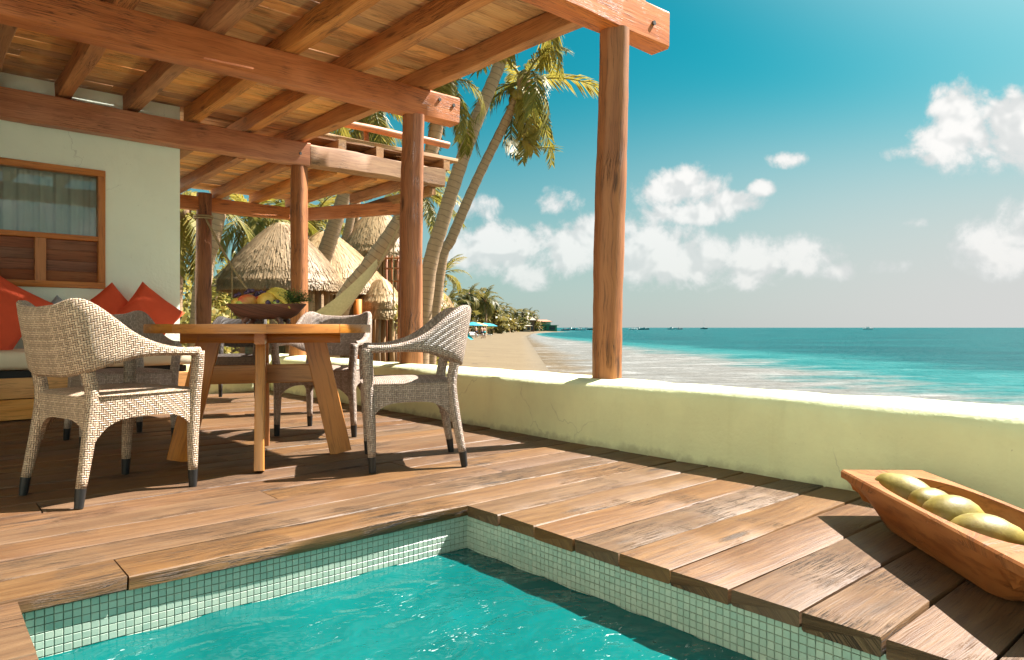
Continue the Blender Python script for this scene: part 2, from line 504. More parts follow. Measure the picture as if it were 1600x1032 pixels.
plain('black_cap', (.018, .018, .018), .35, bmp=0)
plain('red_fabric', (.74, .10, .04), .85, .10, 7, .35, spec=.2, dist=.004)
plain('cream_fabric', (.78, .66, .48), .9, .06, 5, .3, spec=.2, dist=.004)
plain('blue_white_fabric', (.45, .50, .52), .9, .3, 9, .3)
plain('dark_gap', (.03, .03, .03), .9)
plain('bolt_metal', (.12, .11, .10), .45, metal=.8)
plain('rope', (.50, .38, .22), .9, .25, 60, .6)
plain('hammock_cloth', (.60, .50, .30), .9, .15, 30, .4)
plain('curtain', (.80, .77, .68), .9, .08, 4, .1)
plain('grout', (.21, .23, .16), .85, .15, 30, .2)

# pool mosaic: glazed aqua tiles, each its own tone
m, t, b = new_mat('mosaic')
r_ = t.node('ShaderNodeNewGeometry').outputs['Random Per Island']
oi = t.node('ShaderNodeObjectInfo').outputs['Random']
rr = t.math('FRACT', t.math('ADD', r_, oi))
c = t.mix(rr, (.27, .38, .31), (.40, .47, .38))
P = t.node('ShaderNodeNewGeometry').outputs['Position']
c = t.mix(t.math('MULTIPLY', t.noise(P, 3.5, 3, .5), .5), c, (.44, .47, .37))
t.put(b.inputs['Base Color'], c)
b.inputs['Roughness'].default_value = .22
bump(t, b, t.noise(P, 160, 3, .5), .1, .002)

# pool water: milky turquoise, rippled
m, t, b = new_mat('pool_water')
P = t.node('ShaderNodeNewGeometry').outputs['Position']
wv = t.noise(t.vec('MULTIPLY', P, (1, 1.5, 1)), 4.5, 2, .5, .4)
wv2 = t.noise(P, 15, 2, .5, .3)
big = t.noise(P, 1.2, 2, .5)
col = t.mix(t.ramp(big, .3, .7), (.0014, .070, .065), (.0028, .102, .095))  # broad brighter patches paint soft light variation into the water
tz = t.noise(t.vec('MULTIPLY', P, (1.0, 2.2, 1)), 16, 6, .75, 1.6)
patch = t.ramp(t.noise(P, 2.6, 4, .6, .5), .50, .64)
foam_or_glint = t.math('MULTIPLY', t.ramp(tz, .60, .68), patch)  # in the pool: white specks painted in as sun sparkle
t.put(b.inputs['Base Color'], t.mix(foam_or_glint, col, (.78, .88, .86)))
b.inputs['Roughness'].default_value = .07; b.inputs['IOR'].default_value = 1.33
b.inputs['Subsurface Weight'].default_value = 0
bump(t, b, t.math('ADD', wv, t.math('MULTIPLY', wv2, .35)), .55, .035)

# sea: deep teal outside, sandy and foamy over the shallows ('shallow' vertex attribute = nearness of the sea bed)
m, t, b = new_mat('sea_water')
P = t.node('ShaderNodeNewGeometry').outputs['Position']
at_ = t.node('ShaderNodeAttribute', attribute_name='shallow').outputs['Fac']
qx = t.vec('DOT_PRODUCT', P, tuple(RGT), out=1); qd = t.vec('DOT_PRODUCT', P, tuple(FWD), out=1)
pl = t.xyz(qx, qd, 0.0)
nA = t.noise(t.vec('MULTIPLY', pl, (.16, .30, 1)), 1, 6, .62, .5)
nB = t.noise(t.vec('MULTIPLY', pl, (.42, 1.2, 1)), 1, 6, .65, .4)
nC = t.noise(t.vec('MULTIPLY', pl, (.05, .12, 1)), 1, 4, .6, .4)
s = t.math('ADD', at_, t.math('ADD', t.math('MULTIPLY', t.math('SUBTRACT', nA, .5), .75), t.math('MULTIPLY', t.math('SUBTRACT', nB, .5), .5)))
deep = t.mix(t.ramp(nC, .35, .65), (.0012, .054, .061), (.0025, .080, .085))
turq = t.mix(t.ramp(nA, .35, .65), (.005, .105, .106), (.024, .145, .142))
near = t.ramp(t.math('ADD', at_, t.math('MULTIPLY', t.math('SUBTRACT', nC, .5), .5)), .02, .28)
c = t.mix(near, deep, turq)
sandy = t.mix(t.ramp(nB, .35, .68), (.138, .128, .113), (.182, .177, .165))
c = t.mix(t.ramp(s, .42, .72), c, sandy)
c = t.mix(t.ramp(t.math('ADD', at_, t.math('MULTIPLY', t.math('SUBTRACT', nA, .5), .35)), 1.0, 1.15), c, (.13, .09, .05))
fl = t.noise(t.vec('MULTIPLY', pl, (.22, .75, 1)), 1, 7, .68, .8)
foam_or_glint = t.math('MULTIPLY', t.ramp(fl, .52, .64), t.ramp(s, .35, .8))
fleck = t.math('MULTIPLY', t.ramp(t.noise(t.vec('MULTIPLY', pl, (.5, 1.1, 1)), 1, 6, .7, .6), .58, .68), t.math('MULTIPLY', t.ramp(at_, .02, .25), .45))
foam_or_glint = t.math('MAXIMUM', foam_or_glint, fleck)
caps = t.math('MULTIPLY', t.ramp(t.noise(t.vec('MULTIPLY', pl, (.035, .016, 1)), 1, 6, .75, .3), .69, .75), t.math('SUBTRACT', 1.0, t.ramp(at_, .05, .3)))
c = t.mix(t.math('MAXIMUM', t.math('MULTIPLY', foam_or_glint, .8), caps), c, (.29, .287, .275))
t.put(b.inputs['Base Color'], c)
t.put(b.inputs['Roughness'], t.math('ADD', .28, t.math('MULTIPLY', foam_or_glint, .4)))
b.inputs['IOR'].default_value = 1.33
b.inputs['Specular IOR Level'].default_value = .012
bump(t, b, t.math('ADD', t.noise(t.vec('MULTIPLY', pl, (.5, 1.3, 1)), 1, 5, .6, .3), t.math('MULTIPLY', t.noise(t.vec('MULTIPLY', pl, (2, 4, 1)), 1, 4, .6), .3)), 1.0, .5)

m, t, b = new_mat('sand')
P = t.node('ShaderNodeNewGeometry').outputs['Position']
qx = t.vec('DOT_PRODUCT', P, tuple(RGT), out=1); qd = t.vec('DOT_PRODUCT', P, tuple(FWD), out=1)
pl = t.xyz(qx, qd, 0.0)
c = t.mix(t.ramp(t.noise(pl, .35, 6, .6), .3, .7), (.120, .080, .037), (.144, .099, .048))
weed = t.ramp(t.noise(t.vec('MULTIPLY', pl, (.9, .30, 1)), 1, 7, .7, .4), .58, .66)
c = t.mix(t.math('MULTIPLY', weed, .6), c, (.07, .042, .02))
wet = t.ramp(t.sep(P)[2], -1.06, -1.13)
c = t.mix(t.math('MULTIPLY', wet, .45), c, (.12, .085, .05))
t.put(b.inputs['Base Color'], c)
t.put(b.inputs['Roughness'], t.math('SUBTRACT', .95, t.math('MULTIPLY', wet, .4)))
bump(t, b, t.noise(pl, 3.5, 6, .65), .7, .06)

def leaf_mat(name, c1, c2, c3):
    m, t, b = new_mat(name)
    rnd = t.node('ShaderNodeObjectInfo').outputs['Random']
    isl = t.node('ShaderNodeNewGeometry').outputs['Random Per Island']
    c = t.mix(t.ramp(t.math('ADD', t.math('MULTIPLY', rnd, .6), t.math('MULTIPLY', isl, .5)), .15, .95), c1, c2)
    c = t.mix(t.math('MULTIPLY', t.ramp(isl, .75, .95), .6), c, c3)
    t.put(b.inputs['Base Color'], c)
    b.inputs['Roughness'].default_value = .5
    tr = t.node('ShaderNodeBsdfTranslucent'); t.put(tr.inputs[0], c)
    mx = t.node('ShaderNodeMixShader'); mx.inputs[0].default_value = .45
    o = [n for n in t.n if n.type == 'OUTPUT_MATERIAL'][0]
    t.l.new(b.outputs[0], mx.inputs[1]); t.l.new(tr.outputs[0], mx.inputs[2]); t.l.new(mx.outputs[0], o.inputs[0])
    return m
leaf_mat('palm_leaf', (.17, .16, .02), (.38, .30, .05), (.42, .29, .08))
leaf_mat('far_palm_leaf', (.09, .09, .022), (.22, .17, .04), (.28, .19, .06))
leaf_mat('shrub_leaf', (.22, .20, .045), (.50, .40, .10), (.55, .36, .10))
leaf_mat('herb_leaf', (.05, .10, .02), (.10, .17, .04), (.13, .19, .06))
leaf_mat('thatch', (.54, .38, .20), (.78, .58, .33), (.32, .20, .10))
leaf_mat('thatch_grey', (.40, .28, .165), (.72, .53, .32), (.19, .125, .07))
leaf_mat('reed', (.46, .30, .14), (.62, .44, .22), (.30, .18, .08))
m, t, b = new_mat('palm_bark')
uv = t.node('ShaderNodeUVMap', uv_map='UVMap').outputs[0]
u_, v_, _ = t.sep(uv)
ringw = t.math('FRACT', t.math('ADD', t.math('MULTIPLY', u_, 8.5), t.math('MULTIPLY', t.noise(uv, 5, 3, .5), .6)))
c = t.mix(t.noise(uv, 9, 5, .65), (.33, .205, .115), (.56, .37, .22))
c = t.mix(t.math('MULTIPLY', t.ramp(ringw, .80, .95), .55), c, (.12, .07, .04))
t.put(b.inputs['Base Color'], c); b.inputs['Roughness'].default_value = .85
bump(t, b, t.math('ADD', ringw, t.math('MULTIPLY', t.noise(uv, 30, 4, .6), .5)), .8, .02)

m, t, b = new_mat('window_glass')
b.inputs['Base Color'].default_value = (.95, 1, .98, 1)
b.inputs['Roughness'].default_value = .0
tr = t.node('ShaderNodeBsdfTransparent'); tr.inputs[0].default_value = (.88, .93, .91, 1)
gl = t.node('ShaderNodeBsdfGlossy'); gl.inputs['Roughness'].default_value = .0
fr_ = t.node('ShaderNodeFresnel'); fr_.inputs[0].default_value = 1.65
mx = t.node('ShaderNodeMixShader'); t.l.new(fr_.outputs[0], mx.inputs[0]); t.l.new(tr.outputs[0], mx.inputs[1]); t.l.new(gl.outputs[0], mx.inputs[2])
o_ = [n for n in t.n if n.type == 'OUTPUT_MATERIAL'][0]; t.l.new(mx.outputs[0], o_.inputs[0])

def fruit(name, c1, c2, sc=6, rough=.4, spots=None):
    m, t, b = new_mat(name)
    tc = t.node('ShaderNodeTexCoord').outputs['Object']
    c = t.mix(t.ramp(t.noise(tc, sc, 4, .55), .35, .65), c1, c2)
    c = t.mix(t.math('MULTIPLY', t.ramp(t.noise(tc, 60, 4, .7), .60, .72), .5), c, spots or tuple(x * .45 for x in c1))
    rnd = t.node('ShaderNodeObjectInfo').outputs['Random']
    ofs = t.vec('ADD', tc, t.xyz(rnd, t.math('MULTIPLY', rnd, 3.1), 0.0))
    c = t.mix(t.math('MULTIPLY', t.ramp(t.noise(ofs, 16, 5, .65, .8), .52, .70), .45), c, tuple(x * y for x, y in zip(c1, (.75, .55, .5))))
    t.put(b.inputs['Base Color'], c); t.put(b.inputs['Roughness'], t.math('ADD', rough, t.math('MULTIPLY', t.noise(ofs, 9, 3, .5), .25)))
    bump(t, b, t.math('ADD', t.noise(tc, 40, 3, .6), t.noise(ofs, 9, 3, .5)), .25, .006)
fruit('green_coconut', (.17, .125, .016), (.30, .225, .04), 11, .40, (.09, .055, .02))
fruit('mango_skin', (.60, .07, .03), (.66, .34, .07), 9)
fruit('apple_skin', (.42, .03, .02), (.55, .09, .04), 12, .3)
fruit('grapefruit_skin', (.68, .36, .05), (.72, .46, .08), 12, .45)
fruit('banana_skin', (.62, .42, .05), (.66, .50, .09), 12, .45, (.15, .08, .02))
fruit('grape_skin', (.035, .02, .05), (.10, .05, .10), 40, .3)
fruit('lime_skin', (.35, .40, .06), (.55, .52, .14), 20, .4)
plain('stem_brown', (.16, .10, .05), .8)
plain('sky_blue_cloth', (.02, .30, .45), .8)
plain('teal_cloth', (.02, .42, .46), .8)
plain('yellow_cloth', (.65, .50, .12), .8)
plain('white_paint', (.75, .75, .73), .5)
plain('skin_tone', (.45, .25, .16), .6)
plain('dark_cloth', (.03, .05, .10), .8)
plain('terracotta_roof', (.42, .20, .12), .8)
plain('grey_roof', (.42, .34, .26), .8)
plain('house_brown', (.16, .10, .07), .8)
plain('house_cream', (.62, .52, .40), .8)
plain('green_paint', (.04, .28, .19), .7)
plain('orange_paint', (.60, .15, .008), .6)
plain('boat_dark', (.05, .07, .09), .5)
plain('far_glass', (.03, .06, .08), .2)

# ------------------------------------------------------------------ the setting: beach and sea
SEA_Z = -1.12
def shore(d):
    """lateral position of the waterline (metres to the right of the view axis) at depth d"""
    K = [(-3000, 1.2), (0, 1.2), (30, 1.6), (145, 2.9), (215, 6.5), (265, 14), (292, 24), (312, 22), (345, -60), (420, -900), (9000, -9000)]
    for (a, x), (b_, y) in zip(K, K[1:]):
        if d <= b_: return x + (y - x) * (d - a) / (b_ - a)
    return K[-1][1]
def land_z(lat, d):
    s = shore(d) - lat
    if s < 0: return SEA_Z + max(-3.0, s * .05)
    return SEA_Z + min(.75, s * .045)
def axis(pos):
    return sorted(set([-p for p in pos] + list(pos)))
LAT = axis([0, .8, 1.6, 2.4, 3.2, 4, 5, 6, 7.5, 9, 11, 13, 16, 20, 25, 32, 42, 60, 90, 150, 300, 700, 2000, 6000])
DEP = [-6000, -1500, -300, -100, -40, -15, -6] + [i * 2.5 for i in range(0, 24)] + [62 + 6 * i for i in range(0, 14)] + [150 + 8 * i for i in range(0, 30)] + [400, 460, 600, 900, 1500, 3000, 6000]
mb = MB()
def setrow(z):
    rows = []
    for d in DEP:
        rows.append([tuple((RGT * a + FWD * d).xy) + (z(a, d),) for a in LAT])
    return rows
mb.grid(setrow(land_z))
mb.build('beach', MAT['sand'], smooth=True, kind='structure')
mb = MB().grid(setrow(lambda a, d: SEA_Z))
sea = mb.build('sea', MAT['sea_water'], smooth=True, kind='structure')
sa = sea.data.attributes.new('shallow', 'FLOAT', 'POINT')
vals = []
for d in DEP:
    for a in LAT:
        off = a - shore(d)
        width = 19 if d < 40 else (19 - 8 * min(1, (d - 40) / 60)) if d < 100 else max(2.5, 11 - (d - 100) * .10)
        vals.append(max(0.0, min(1.3, 1.16 - off / width)))
sa.data.foreach_set('value', vals)

# ------------------------------------------------------------------ pool
PX0, PX1, PY1, PY0 = .226, 1.75, 2.307, -1.7       # deck edges round the basin
OV = .026                                          # the planks oversail the tiles
pool = empty('swimming_pool', (0, 0, 0), kind='structure')
mb = MB()
wx0, wx1, wy1, wy0 = PX0 - OV, PX1 + OV, PY1 + OV, PY0 - OV
ZT, ZB = -.052, -1.3
for lo, hi in (((wx0 - .15, wy1, ZB), (wx1 + .15, wy1 + .15, ZT)), ((wx1, wy0, ZB), (wx1 + .15, wy1, ZT)), ((wx0 - .15, wy0, ZB), (wx0, wy1, ZT)),
               ((wx0 - .15, wy0 - .15, ZB), (wx1 + .15, wy0, ZT)), ((wx0 - .15, wy0 - .15, ZB - .1), (wx1 + .15, wy1 + .15, ZB))):
    mb.box(lo, hi)
mb.build('basin_wall', MAT['grout'], pool)
WZ = -.186
rows = [[(wx0 + (wx1 - wx0) * i / 24, wy0 + (wy1 - wy0) * j / 60, WZ + .006 * math.sin(i * 1.1 + j * .7) * math.sin(j * .9 - i * .3)) for i in range(25)] for j in range(61)]
MB().grid(rows).build('pool_water', MAT['pool_water'], None, True, kind='structure')
TS, TG = .0226, .0022
tile_me = MB()
a = (TS - TG) / 2
tile_me.loft([[(-a, 0, -a), (a, 0, -a), (a, 0, a), (-a, 0, a)], [(-a, -.003, -a), (a, -.003, -a), (a, -.003, a), (-a, -.003, a)],
              [(-a + .0012, -.0042, -a + .0012), (a - .0012, -.0042, -a + .0012), (a - .0012, -.0042, a - .0012), (-a + .0012, -.0042, a - .0012)]])
tile_mesh = tile_me.mesh('tile', MAT['mosaic'])
tiles = []
NR = 9
for r in range(NR):
    z = ZT - TS * (r + .5) + .004
    k = 0
    while wx1 - (k + .5) * TS > wx0:                       # back wall, faces -Y
        tiles.append(((wx1 - (k + .5) * TS, wy1, z), 0)); k += 1
    k = 0
    while wy1 - (k + .5) * TS > wy0:                       # seaward wall, faces -X
        tiles.append(((wx1, wy1 - (k + .5) * TS, z), -math.pi / 2)); k += 1
    k = 0
    while wy1 - (k + .5) * TS > wy0:
        tiles.append(((wx0, wy1 - (k + .5) * TS, z), math.pi / 2)); k += 1
tr_ = random.Random(3)
def tile_seen(q):
    (x, y, z), rz = q
    d = FWD.x * x + FWD.y * y; l = RGT.x * x + RGT.y * y
    if d < .3 or rz > 1 or z < WZ + .004: return 99
    px, py = 800 + l / d * FPX, 512 + (H - z) / d * FPX
    return d if (-5 < px < 1605 and py < 1040 and d > 0) else 50 + d
tiles.sort(key=tile_seen)
rest = MB()
for n_, ((x, y, z), rz) in enumerate(tiles):
    j = tr_.uniform(-.0004, .0004)
    if n_ < 300:
        inst('tile', tile_mesh, pool, (x, y, z + j), (tr_.uniform(-.03, .03), tr_.uniform(-.015, .015), rz + tr_.uniform(-.03, .03)))
    else:
        R = Matrix.Translation((x, y, z + j)) @ Matrix.Rotation(rz, 4, 'Z') @ Matrix.Rotation(tr_.uniform(-.03, .03), 4, 'X')
        b0 = len(rest.v)
        rest.v += [tuple(R @ Vector(p)) for p in tile_me.v]
        for fc in tile_me.f[4:]:
            rest.face([b0 + i for i in fc])
rest.build('mosaic_tiles', MAT['mosaic'], pool, kind='stuff')

# ------------------------------------------------------------------ deck
deck = empty('wooden_deck', (0, 0, 0), kind='structure')
BW = .205
WALL_IN = 3.22
rd = random.Random(11)
def plank(x0, x1, yc, seed, wid=BW - .0075, name='plank'):
    MB().bar((x0, yc, -.0245 + rd.uniform(-.002, .002)), (x1, yc, -.0245 + rd.uniform(-.002, .002)), wid, .047, ch=.0045, seg=.16, jit=.0016, seed=seed).build(name, MAT['deck_wood'], deck, 40)
k = 0
y = PY1
while y < 8.15:
    yc = y + BW / 2
    cuts = [-3.2]
    first = {0: [.49], 1: [-1.1], 2: [-.2, 2.3], 3: [1.2], 4: [-.9, 2.0], 5: [.4], 6: [1.6]}
    cuts += first.get(k, [rd.uniform(-1.5, 2.2)])
    cuts.append(WALL_IN + .02)
    for a, b_ in zip(cuts, cuts[1:]):
        plank(a + .003, b_ - .003, yc, k * 17 + int(a * 10))
    y += BW; k += 1
k = 0
y = PY1
while y > -2.2:
    yc = y - BW / 2
    e = rd.uniform(-.012, .010)
    plank(PX1 + e, WALL_IN + .02, yc, 700 + k)
    if yc > PY0 - .3 or True:
        plank(-3.2, PX0 + rd.uniform(-.01, .008), yc, 800 + k)
    if yc < PY0:
        plank(PX0 + .01, PX1 - .02, yc, 900 + k)
    y -= BW; k += 1
# fill under the boards, near black to paint shade into the gaps
mb = MB()
mb.box((-3.2, PY1 + .06, -.9), (WALL_IN, 8.15, -.056))
mb.box((wx1 + .151, -2.2, -.9), (WALL_IN, PY1 + .0, -.056))
mb.box((-3.2, -2.2, -.9), (wx0 - .151, PY1 + .0, -.056))
mb.build('deck_base', MAT['dark_gap'], deck)

# ------------------------------------------------------------------ parapet wall with a rounded top
def lump(y, k): return .006 * math.sin(2.1 * y + k) + .005 * math.sin(5.3 * y + 2.2 * k) + .003 * math.sin(11 * y + k * 3.1)
PROF = [(0.0, -1.6), (0, -.3), (0, .0), (0.0, .18), (.0, .29), (.006, .345), (.024, .378), (.06, .397), (.12, .408), (.20, .412), (.28, .408), (.35, .392), (.40, .36), (.43, .31), (.44, .2), (.44, -.3), (.44, -1.6)]
rings = []
ny = 150
for i in range(ny + 1):
    y = -4 + 12.45 * i / ny
    rings.append([(WALL_IN + a + (lump(y, j) if z > .05 else 0) * .6, y, z + (lump(y * .8, j + 4) if z > .2 else 0)) for j, (a, z) in enumerate(PROF)])
parapet = MB().loft(rings).build('parapet_wall', MAT['pale_green_plaster'], None, 60,
    label='low pale green plastered wall with a rounded top between deck and sea', cat='wall')
rings = []
for i in range(13):
    x = 2.19 + (WALL_IN + .1 - 2.19) * i / 12
    rings.append([(x, 8.05 + a * .85 + lump(x, j) * .5, z - .004 + (lump(x, j) if z > .2 else 0)) for j, (a, z) in enumerate(PROF)][::-1])
MB().loft(rings).build('return_wall', MAT['pale_green_plaster'], None, 60,
    label='short low wall closing the deck end between house corner and parapet', cat='wall')

# ------------------------------------------------------------------ house
HY = 7.90; HX = 2.17
house = empty('beach_house', (HX, HY, 0), label='pale green plastered house wall behind the long cushioned bench', cat='house')
def hb(lo, hi, mb): mb.box([lo[0] - HX, lo[1] - HY, lo[2]], [hi[0] - HX, hi[1] - HY, hi[2]])
wx_r, wx_l, wz_b, wz_t = 1.468, -.75, 1.124, 2.30
mb = MB()
hb((wx_r, HY, -1), (HX, HY + .22, 3.09), mb)
hb((-3.6, HY, -1), (wx_l, HY + .22, 3.09), mb)
hb((wx_l, HY, -1), (wx_r, HY + .22, wz_b), mb)
hb((wx_l, HY, wz_t), (wx_r, HY + .22, 3.09), mb)
hb((HX - .22, HY + .22, -1), (HX, 12.5, 2.95), mb)
# unseen house wing on the landward side, added to bounce sun onto the terrace
hb((-2.62, 1.55, -1), (-2.40, HY, 3.3), mb); hb((-2.62, -4.2, -1), (-2.40, .55, 3.3), mb); hb((-2.62, .55, 2.15), (-2.40, 1.55, 3.3), mb)
mb.build('wall', MAT['wall_plaster'], house)
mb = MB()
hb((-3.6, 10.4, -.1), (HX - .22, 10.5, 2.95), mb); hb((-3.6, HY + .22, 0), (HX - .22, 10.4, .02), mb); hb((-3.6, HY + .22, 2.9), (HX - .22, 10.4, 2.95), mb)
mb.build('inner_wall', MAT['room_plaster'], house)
mb = MB()
for i in range(5): mb.bar(Vector((-2.50, .55 + .1 + .2 * i, .01)) - Vector((HX, HY, 0)), Vector((-2.50, .55 + .1 + .2 * i, 2.15)) - Vector((HX, HY, 0)), .05, .196, .004, .3, .0006, i, (0, 1, 0))
mb.build('added_wing_door', MAT['window_wood'], house, 40)  # plank door of the added, unseen wing
FR = .062
win = MB()
def fb(lo, hi): win.bar(Vector(lo) - Vector((HX, HY, 0)), Vector(hi) - Vector((HX, HY, 0)), *FB)
yf = HY + .02
FB = (.11, FR, .004, .3, .0006, 1)
fb((wx_l, yf, wz_t - FR / 2), (wx_r, yf, wz_t - FR / 2)); fb((wx_l, yf, wz_b + FR / 2), (wx_r, yf, wz_b + FR / 2))
FB = (FR, .108, .004, .3, .0006, 2, (0, 1, 0))
fb((wx_r - FR / 2, yf + .001, wz_b + FR), (wx_r - FR / 2, yf + .001, wz_t - FR)); fb((wx_l + FR / 2, yf + .001, wz_b + FR), (wx_l + FR / 2, yf + .001, wz_t - FR))
wframe = win.build('window', MAT['window_wood'], house, 40)
mid = 1.615
mb = MB()
o3 = Vector((HX, HY, 0))
mb.bar(Vector((wx_l + FR, yf + .002, mid)) - o3, Vector((wx_r - FR, yf + .002, mid)) - o3, .10, .05, .004, .3, .0006, 5)
mb.build('rail', MAT['window_wood'], wframe)
stiles = [.93, .36, -.21]
for q in stiles:
    MB().bar(Vector((q, yf + .004, wz_b + FR)) - o3, Vector((q, yf + .004, mid - .025)) - o3, .09, .10, .004, .3, .0006, int(q * 10), (0, 1, 0)).build('stile', MAT['window_wood'], wframe)
edges = [wx_r - FR] + sum([[q + .045, q - .045] for q in stiles], []) + [wx_l + FR]
for a, b_ in zip(edges[::2], edges[1::2]):
    n = 4
    hgt = (mid - .025 - wz_b - FR) / n
    for i in range(n):
        zc = wz_b + FR + hgt * (i + .5)
        MB().bar(Vector((a, yf + .02, zc)) - o3, Vector((b_, yf + .02, zc)) - o3, .016, hgt + .004, .003, .4, .0004, i, (0, -.28, 1)).build('slat', MAT['louver_wood'], wframe)
mb = MB(); hb((wx_l + FR, yf + .012, mid + .025), (wx_r - FR, yf + .017, wz_t - FR), mb)
mb.build('pane', MAT['window_glass'], wframe)
rows = []
for j in range(2):
    rows.append([(wx_l + .02 + (wx_r - wx_l - .04) * i / 120, HY + .115 + .022 * math.sin(i * .83) + .016 * math.sin(i * 1.9 + 1), .95 + 1.45 * j) for i in range(121)])
MB().grid(rows).build('curtain', MAT['curtain'], None, True, label='pale pleated curtain hanging inside the house window', cat='curtain')

# ------------------------------------------------------------------ pergola: posts, beams, rafters, roof planks
pergola = empty('pergola', (3.45, 5.4, .4), label='timber pergola roof of beams, rafters and planks on log posts', cat='pergola')
PO = Vector((3.45, 5.4, .4))
def pv(*a): return Vector(a) - PO
def post(name, base, top, r0, r1, seed, mat='post_wood', parent=pergola, off=PO, n=40):
    base = Vector(base); top = Vector(top)
    pts = []; rad = []
    rr = random.Random(seed)
    for i in range(33):
        u = i / 32
        p = base.lerp(top, u) - off
        p += Vector((math.sin(u * 5 + seed), math.cos(u * 4 + seed * 2), 0)) * .006
        pts.append(p); rad.append((r0 + (r1 - r0) * u) * (1 + .02 * math.sin(u * 9 + seed)) + rr.uniform(-.0015, .0015))
    mb = MB().tube(pts, rad, n, noise=.045, seed=seed, split=.14)
    return mb.build(name, MAT[mat], parent, 50)
post('post', (3.46, 3.03, .36), (3.49, 3.00, 2.69), .098, .093, 3)
post('post', (3.46, 5.40, .36), (3.49, 5.40, 2.69), .103, .095, 8)
post('post', (3.44, 7.80, .36), (3.46, 7.80, 2.65), .100, .095, 13)
post('post', (3.17, 10.42, -1.3), (3.17, 10.40, 2.66), .112, .105, 21)
post('post', (5.47, 8.78, -1.4), (5.49, 8.75, 2.46), .085, .075, 34)
XL = -3.0
MB().bar(pv(XL, 3.0, 2.805), pv(3.985, 3.0, 2.805), .165, .25, .012, .22, .005, 41).build('beam', MAT['beam_wood'], pergola, 40)
MB().bar(pv(XL, 5.4, 2.805), pv(3.955, 5.4, 2.805), .165, .25, .012, .22, .005, 42).build('beam', MAT['beam_wood'], pergola, 40)
MB().bar(pv(XL, 7.775, 2.768), pv(3.55, 7.775, 2.768), .160, .265, .012, .22, .005, 43).build('beam', MAT['beam_wood'], pergola, 40)
MB().bar(pv(3.551, 7.775, 2.77), pv(5.48, 7.775, 2.775), .150, .24, .014, .12, .009, 44).build('beam', MAT['weathered_wood'], pergola, 40, label='sun-bleached outer end of the third roof beam')
MB().bar(pv(2.2, 10.42, 2.505), pv(4.62, 10.40, 2.505), .14, .185, .01, .22, .005, 45).build('beam', MAT['beam_wood'], pergola, 40)
MB().bar(pv(4.60, 10.42, 2.505), pv(5.52, 8.70, 2.505), .14, .18, .01, .22, .005, 46).build('beam', MAT['beam_wood'], pergola, 40)
# dark bolt heads on the seaward beam ends
for (x, y, z) in ((3.72, 5.4, 2.86), (3.88, 5.4, 2.84), (3.80, 3.0, 2.80), (3.42, 7.775, 2.76)):
    MB().tube([pv(x, y - .083, z), pv(x, y - .095, z)], .016, 10).build('bolt', MAT['bolt_metal'], pergola)
RX = [3.44 - .583 * i for i in range(12)]
rr = random.Random(5)
for i, x in enumerate(RX):
    x0 = x + (.24 if i == 0 else .06 * (1 if i < 4 else 0))
    MB().bar(pv(x0, 2.93, 3.018), pv(x, 8.62 if 1.99 < x < 3.5 and (x > 2.3) else 7.90, 3.012), .115 + rr.uniform(-.01, .012), .165, .009, .2, .005, 60 + i).build('rafter', MAT['rafter_wood'], pergola, 40)
for i in range(6):
    x = 5.05 - .56 * i
    yend = 10.50 if x < 4.5 else 10.5 - (x - 4.5) * 1.9
    MB().bar(pv(x, 7.87, 2.70), pv(x - .02, yend, 2.672), .10, .14, .009, .25, .004, 90 + i).build('rafter', MAT['rafter_wood'], pergola, 40)
y = 2.90; k = 0
while y < 7.90:
    wd = rr.uniform(.150, .19)
    gap = rr.choice([.0025, .003, .004, .006])
    xs = [XL, rr.uniform(-.8, 1.6), 3.70 + rr.uniform(-.03, .03) - (y - 2.9) * .03]
    for a, b_ in zip(xs, xs[1:]):
        MB().bar(pv(a + .002, y + wd / 2, 3.114), pv(b_ - .002, y + wd / 2, 3.114), wd - gap, .024, .003, .4, .002, 200 + k).build('roof_plank', MAT['roof_plank_wood'], pergola, 40)
        k += 1
    y += wd
y = 7.90
while y < 8.6:
    MB().bar(pv(2.19, y + .085, 3.114), pv(3.60, y + .085, 3.114), .165, .024, .003, .4, .002, 200 + k).build('roof_plank', MAT['roof_plank_wood'], pergola, 40)
    k += 1; y += .17
y = 7.88
while y < 10.55:
    wd = rr.uniform(.13, .16)
    xe = 5.35 if y < 8.7 else 5.35 - (y - 8.7) * .5
    zz = 2.785 - (y - 7.88) * .011
    MB().bar(pv(2.19, y + wd / 2, zz), pv(xe + rr.uniform(-.03, .03), y + wd / 2, zz), wd - .006, .024, .003, .4, .002, 200 + k).build('roof_plank', MAT['roof_plank_wood'], pergola, 40)
    k += 1; y += wd

# weathered lookout platform that rests on the bleached beam end
lk = empty('lookout_platform', (4.9, 8.6, 2.9), label='weathered upper platform with log railing above the pergola end', cat='platform')
LO = Vector((4.9, 8.6, 2.9))
def lv(*a): return Vector(a) - LO
for i in range(4):
    x = 3.98 + .52 * i
    MB().bar(lv(x, 7.74, 2.965), lv(x, 9.9, 2.965), .10, .135, .008, .4, .004, 300 + i).build('joist', MAT['weathered_wood'], lk, 40)
y = 7.84; k = 0
while y < 9.9:
    MB().bar(lv(3.66, y + .09, 3.046), lv(5.72 + rr.uniform(-.06, .06), y + .09, 3.046), .176, .024, .003, .4, .003, 320 + k).build('plank', MAT['weathered_wood'], lk, 40)
    y += .184; k += 1
MB().bar(lv(3.66, 7.80, 3.068), lv(5.76, 7.80, 3.060), .05, .05, .008, .2, .006, 340).build('edge_board', MAT['weathered_wood'], lk, 40)
MB().tube([lv(3.72 + .17 * i, 8.25 + .004 * math.sin(i), 3.40 + .003 * math.sin(i * 1.3)) for i in range(14)], .050, 12, noise=.04, seed=6).build('rail', MAT['beam_wood'], lk, 50)
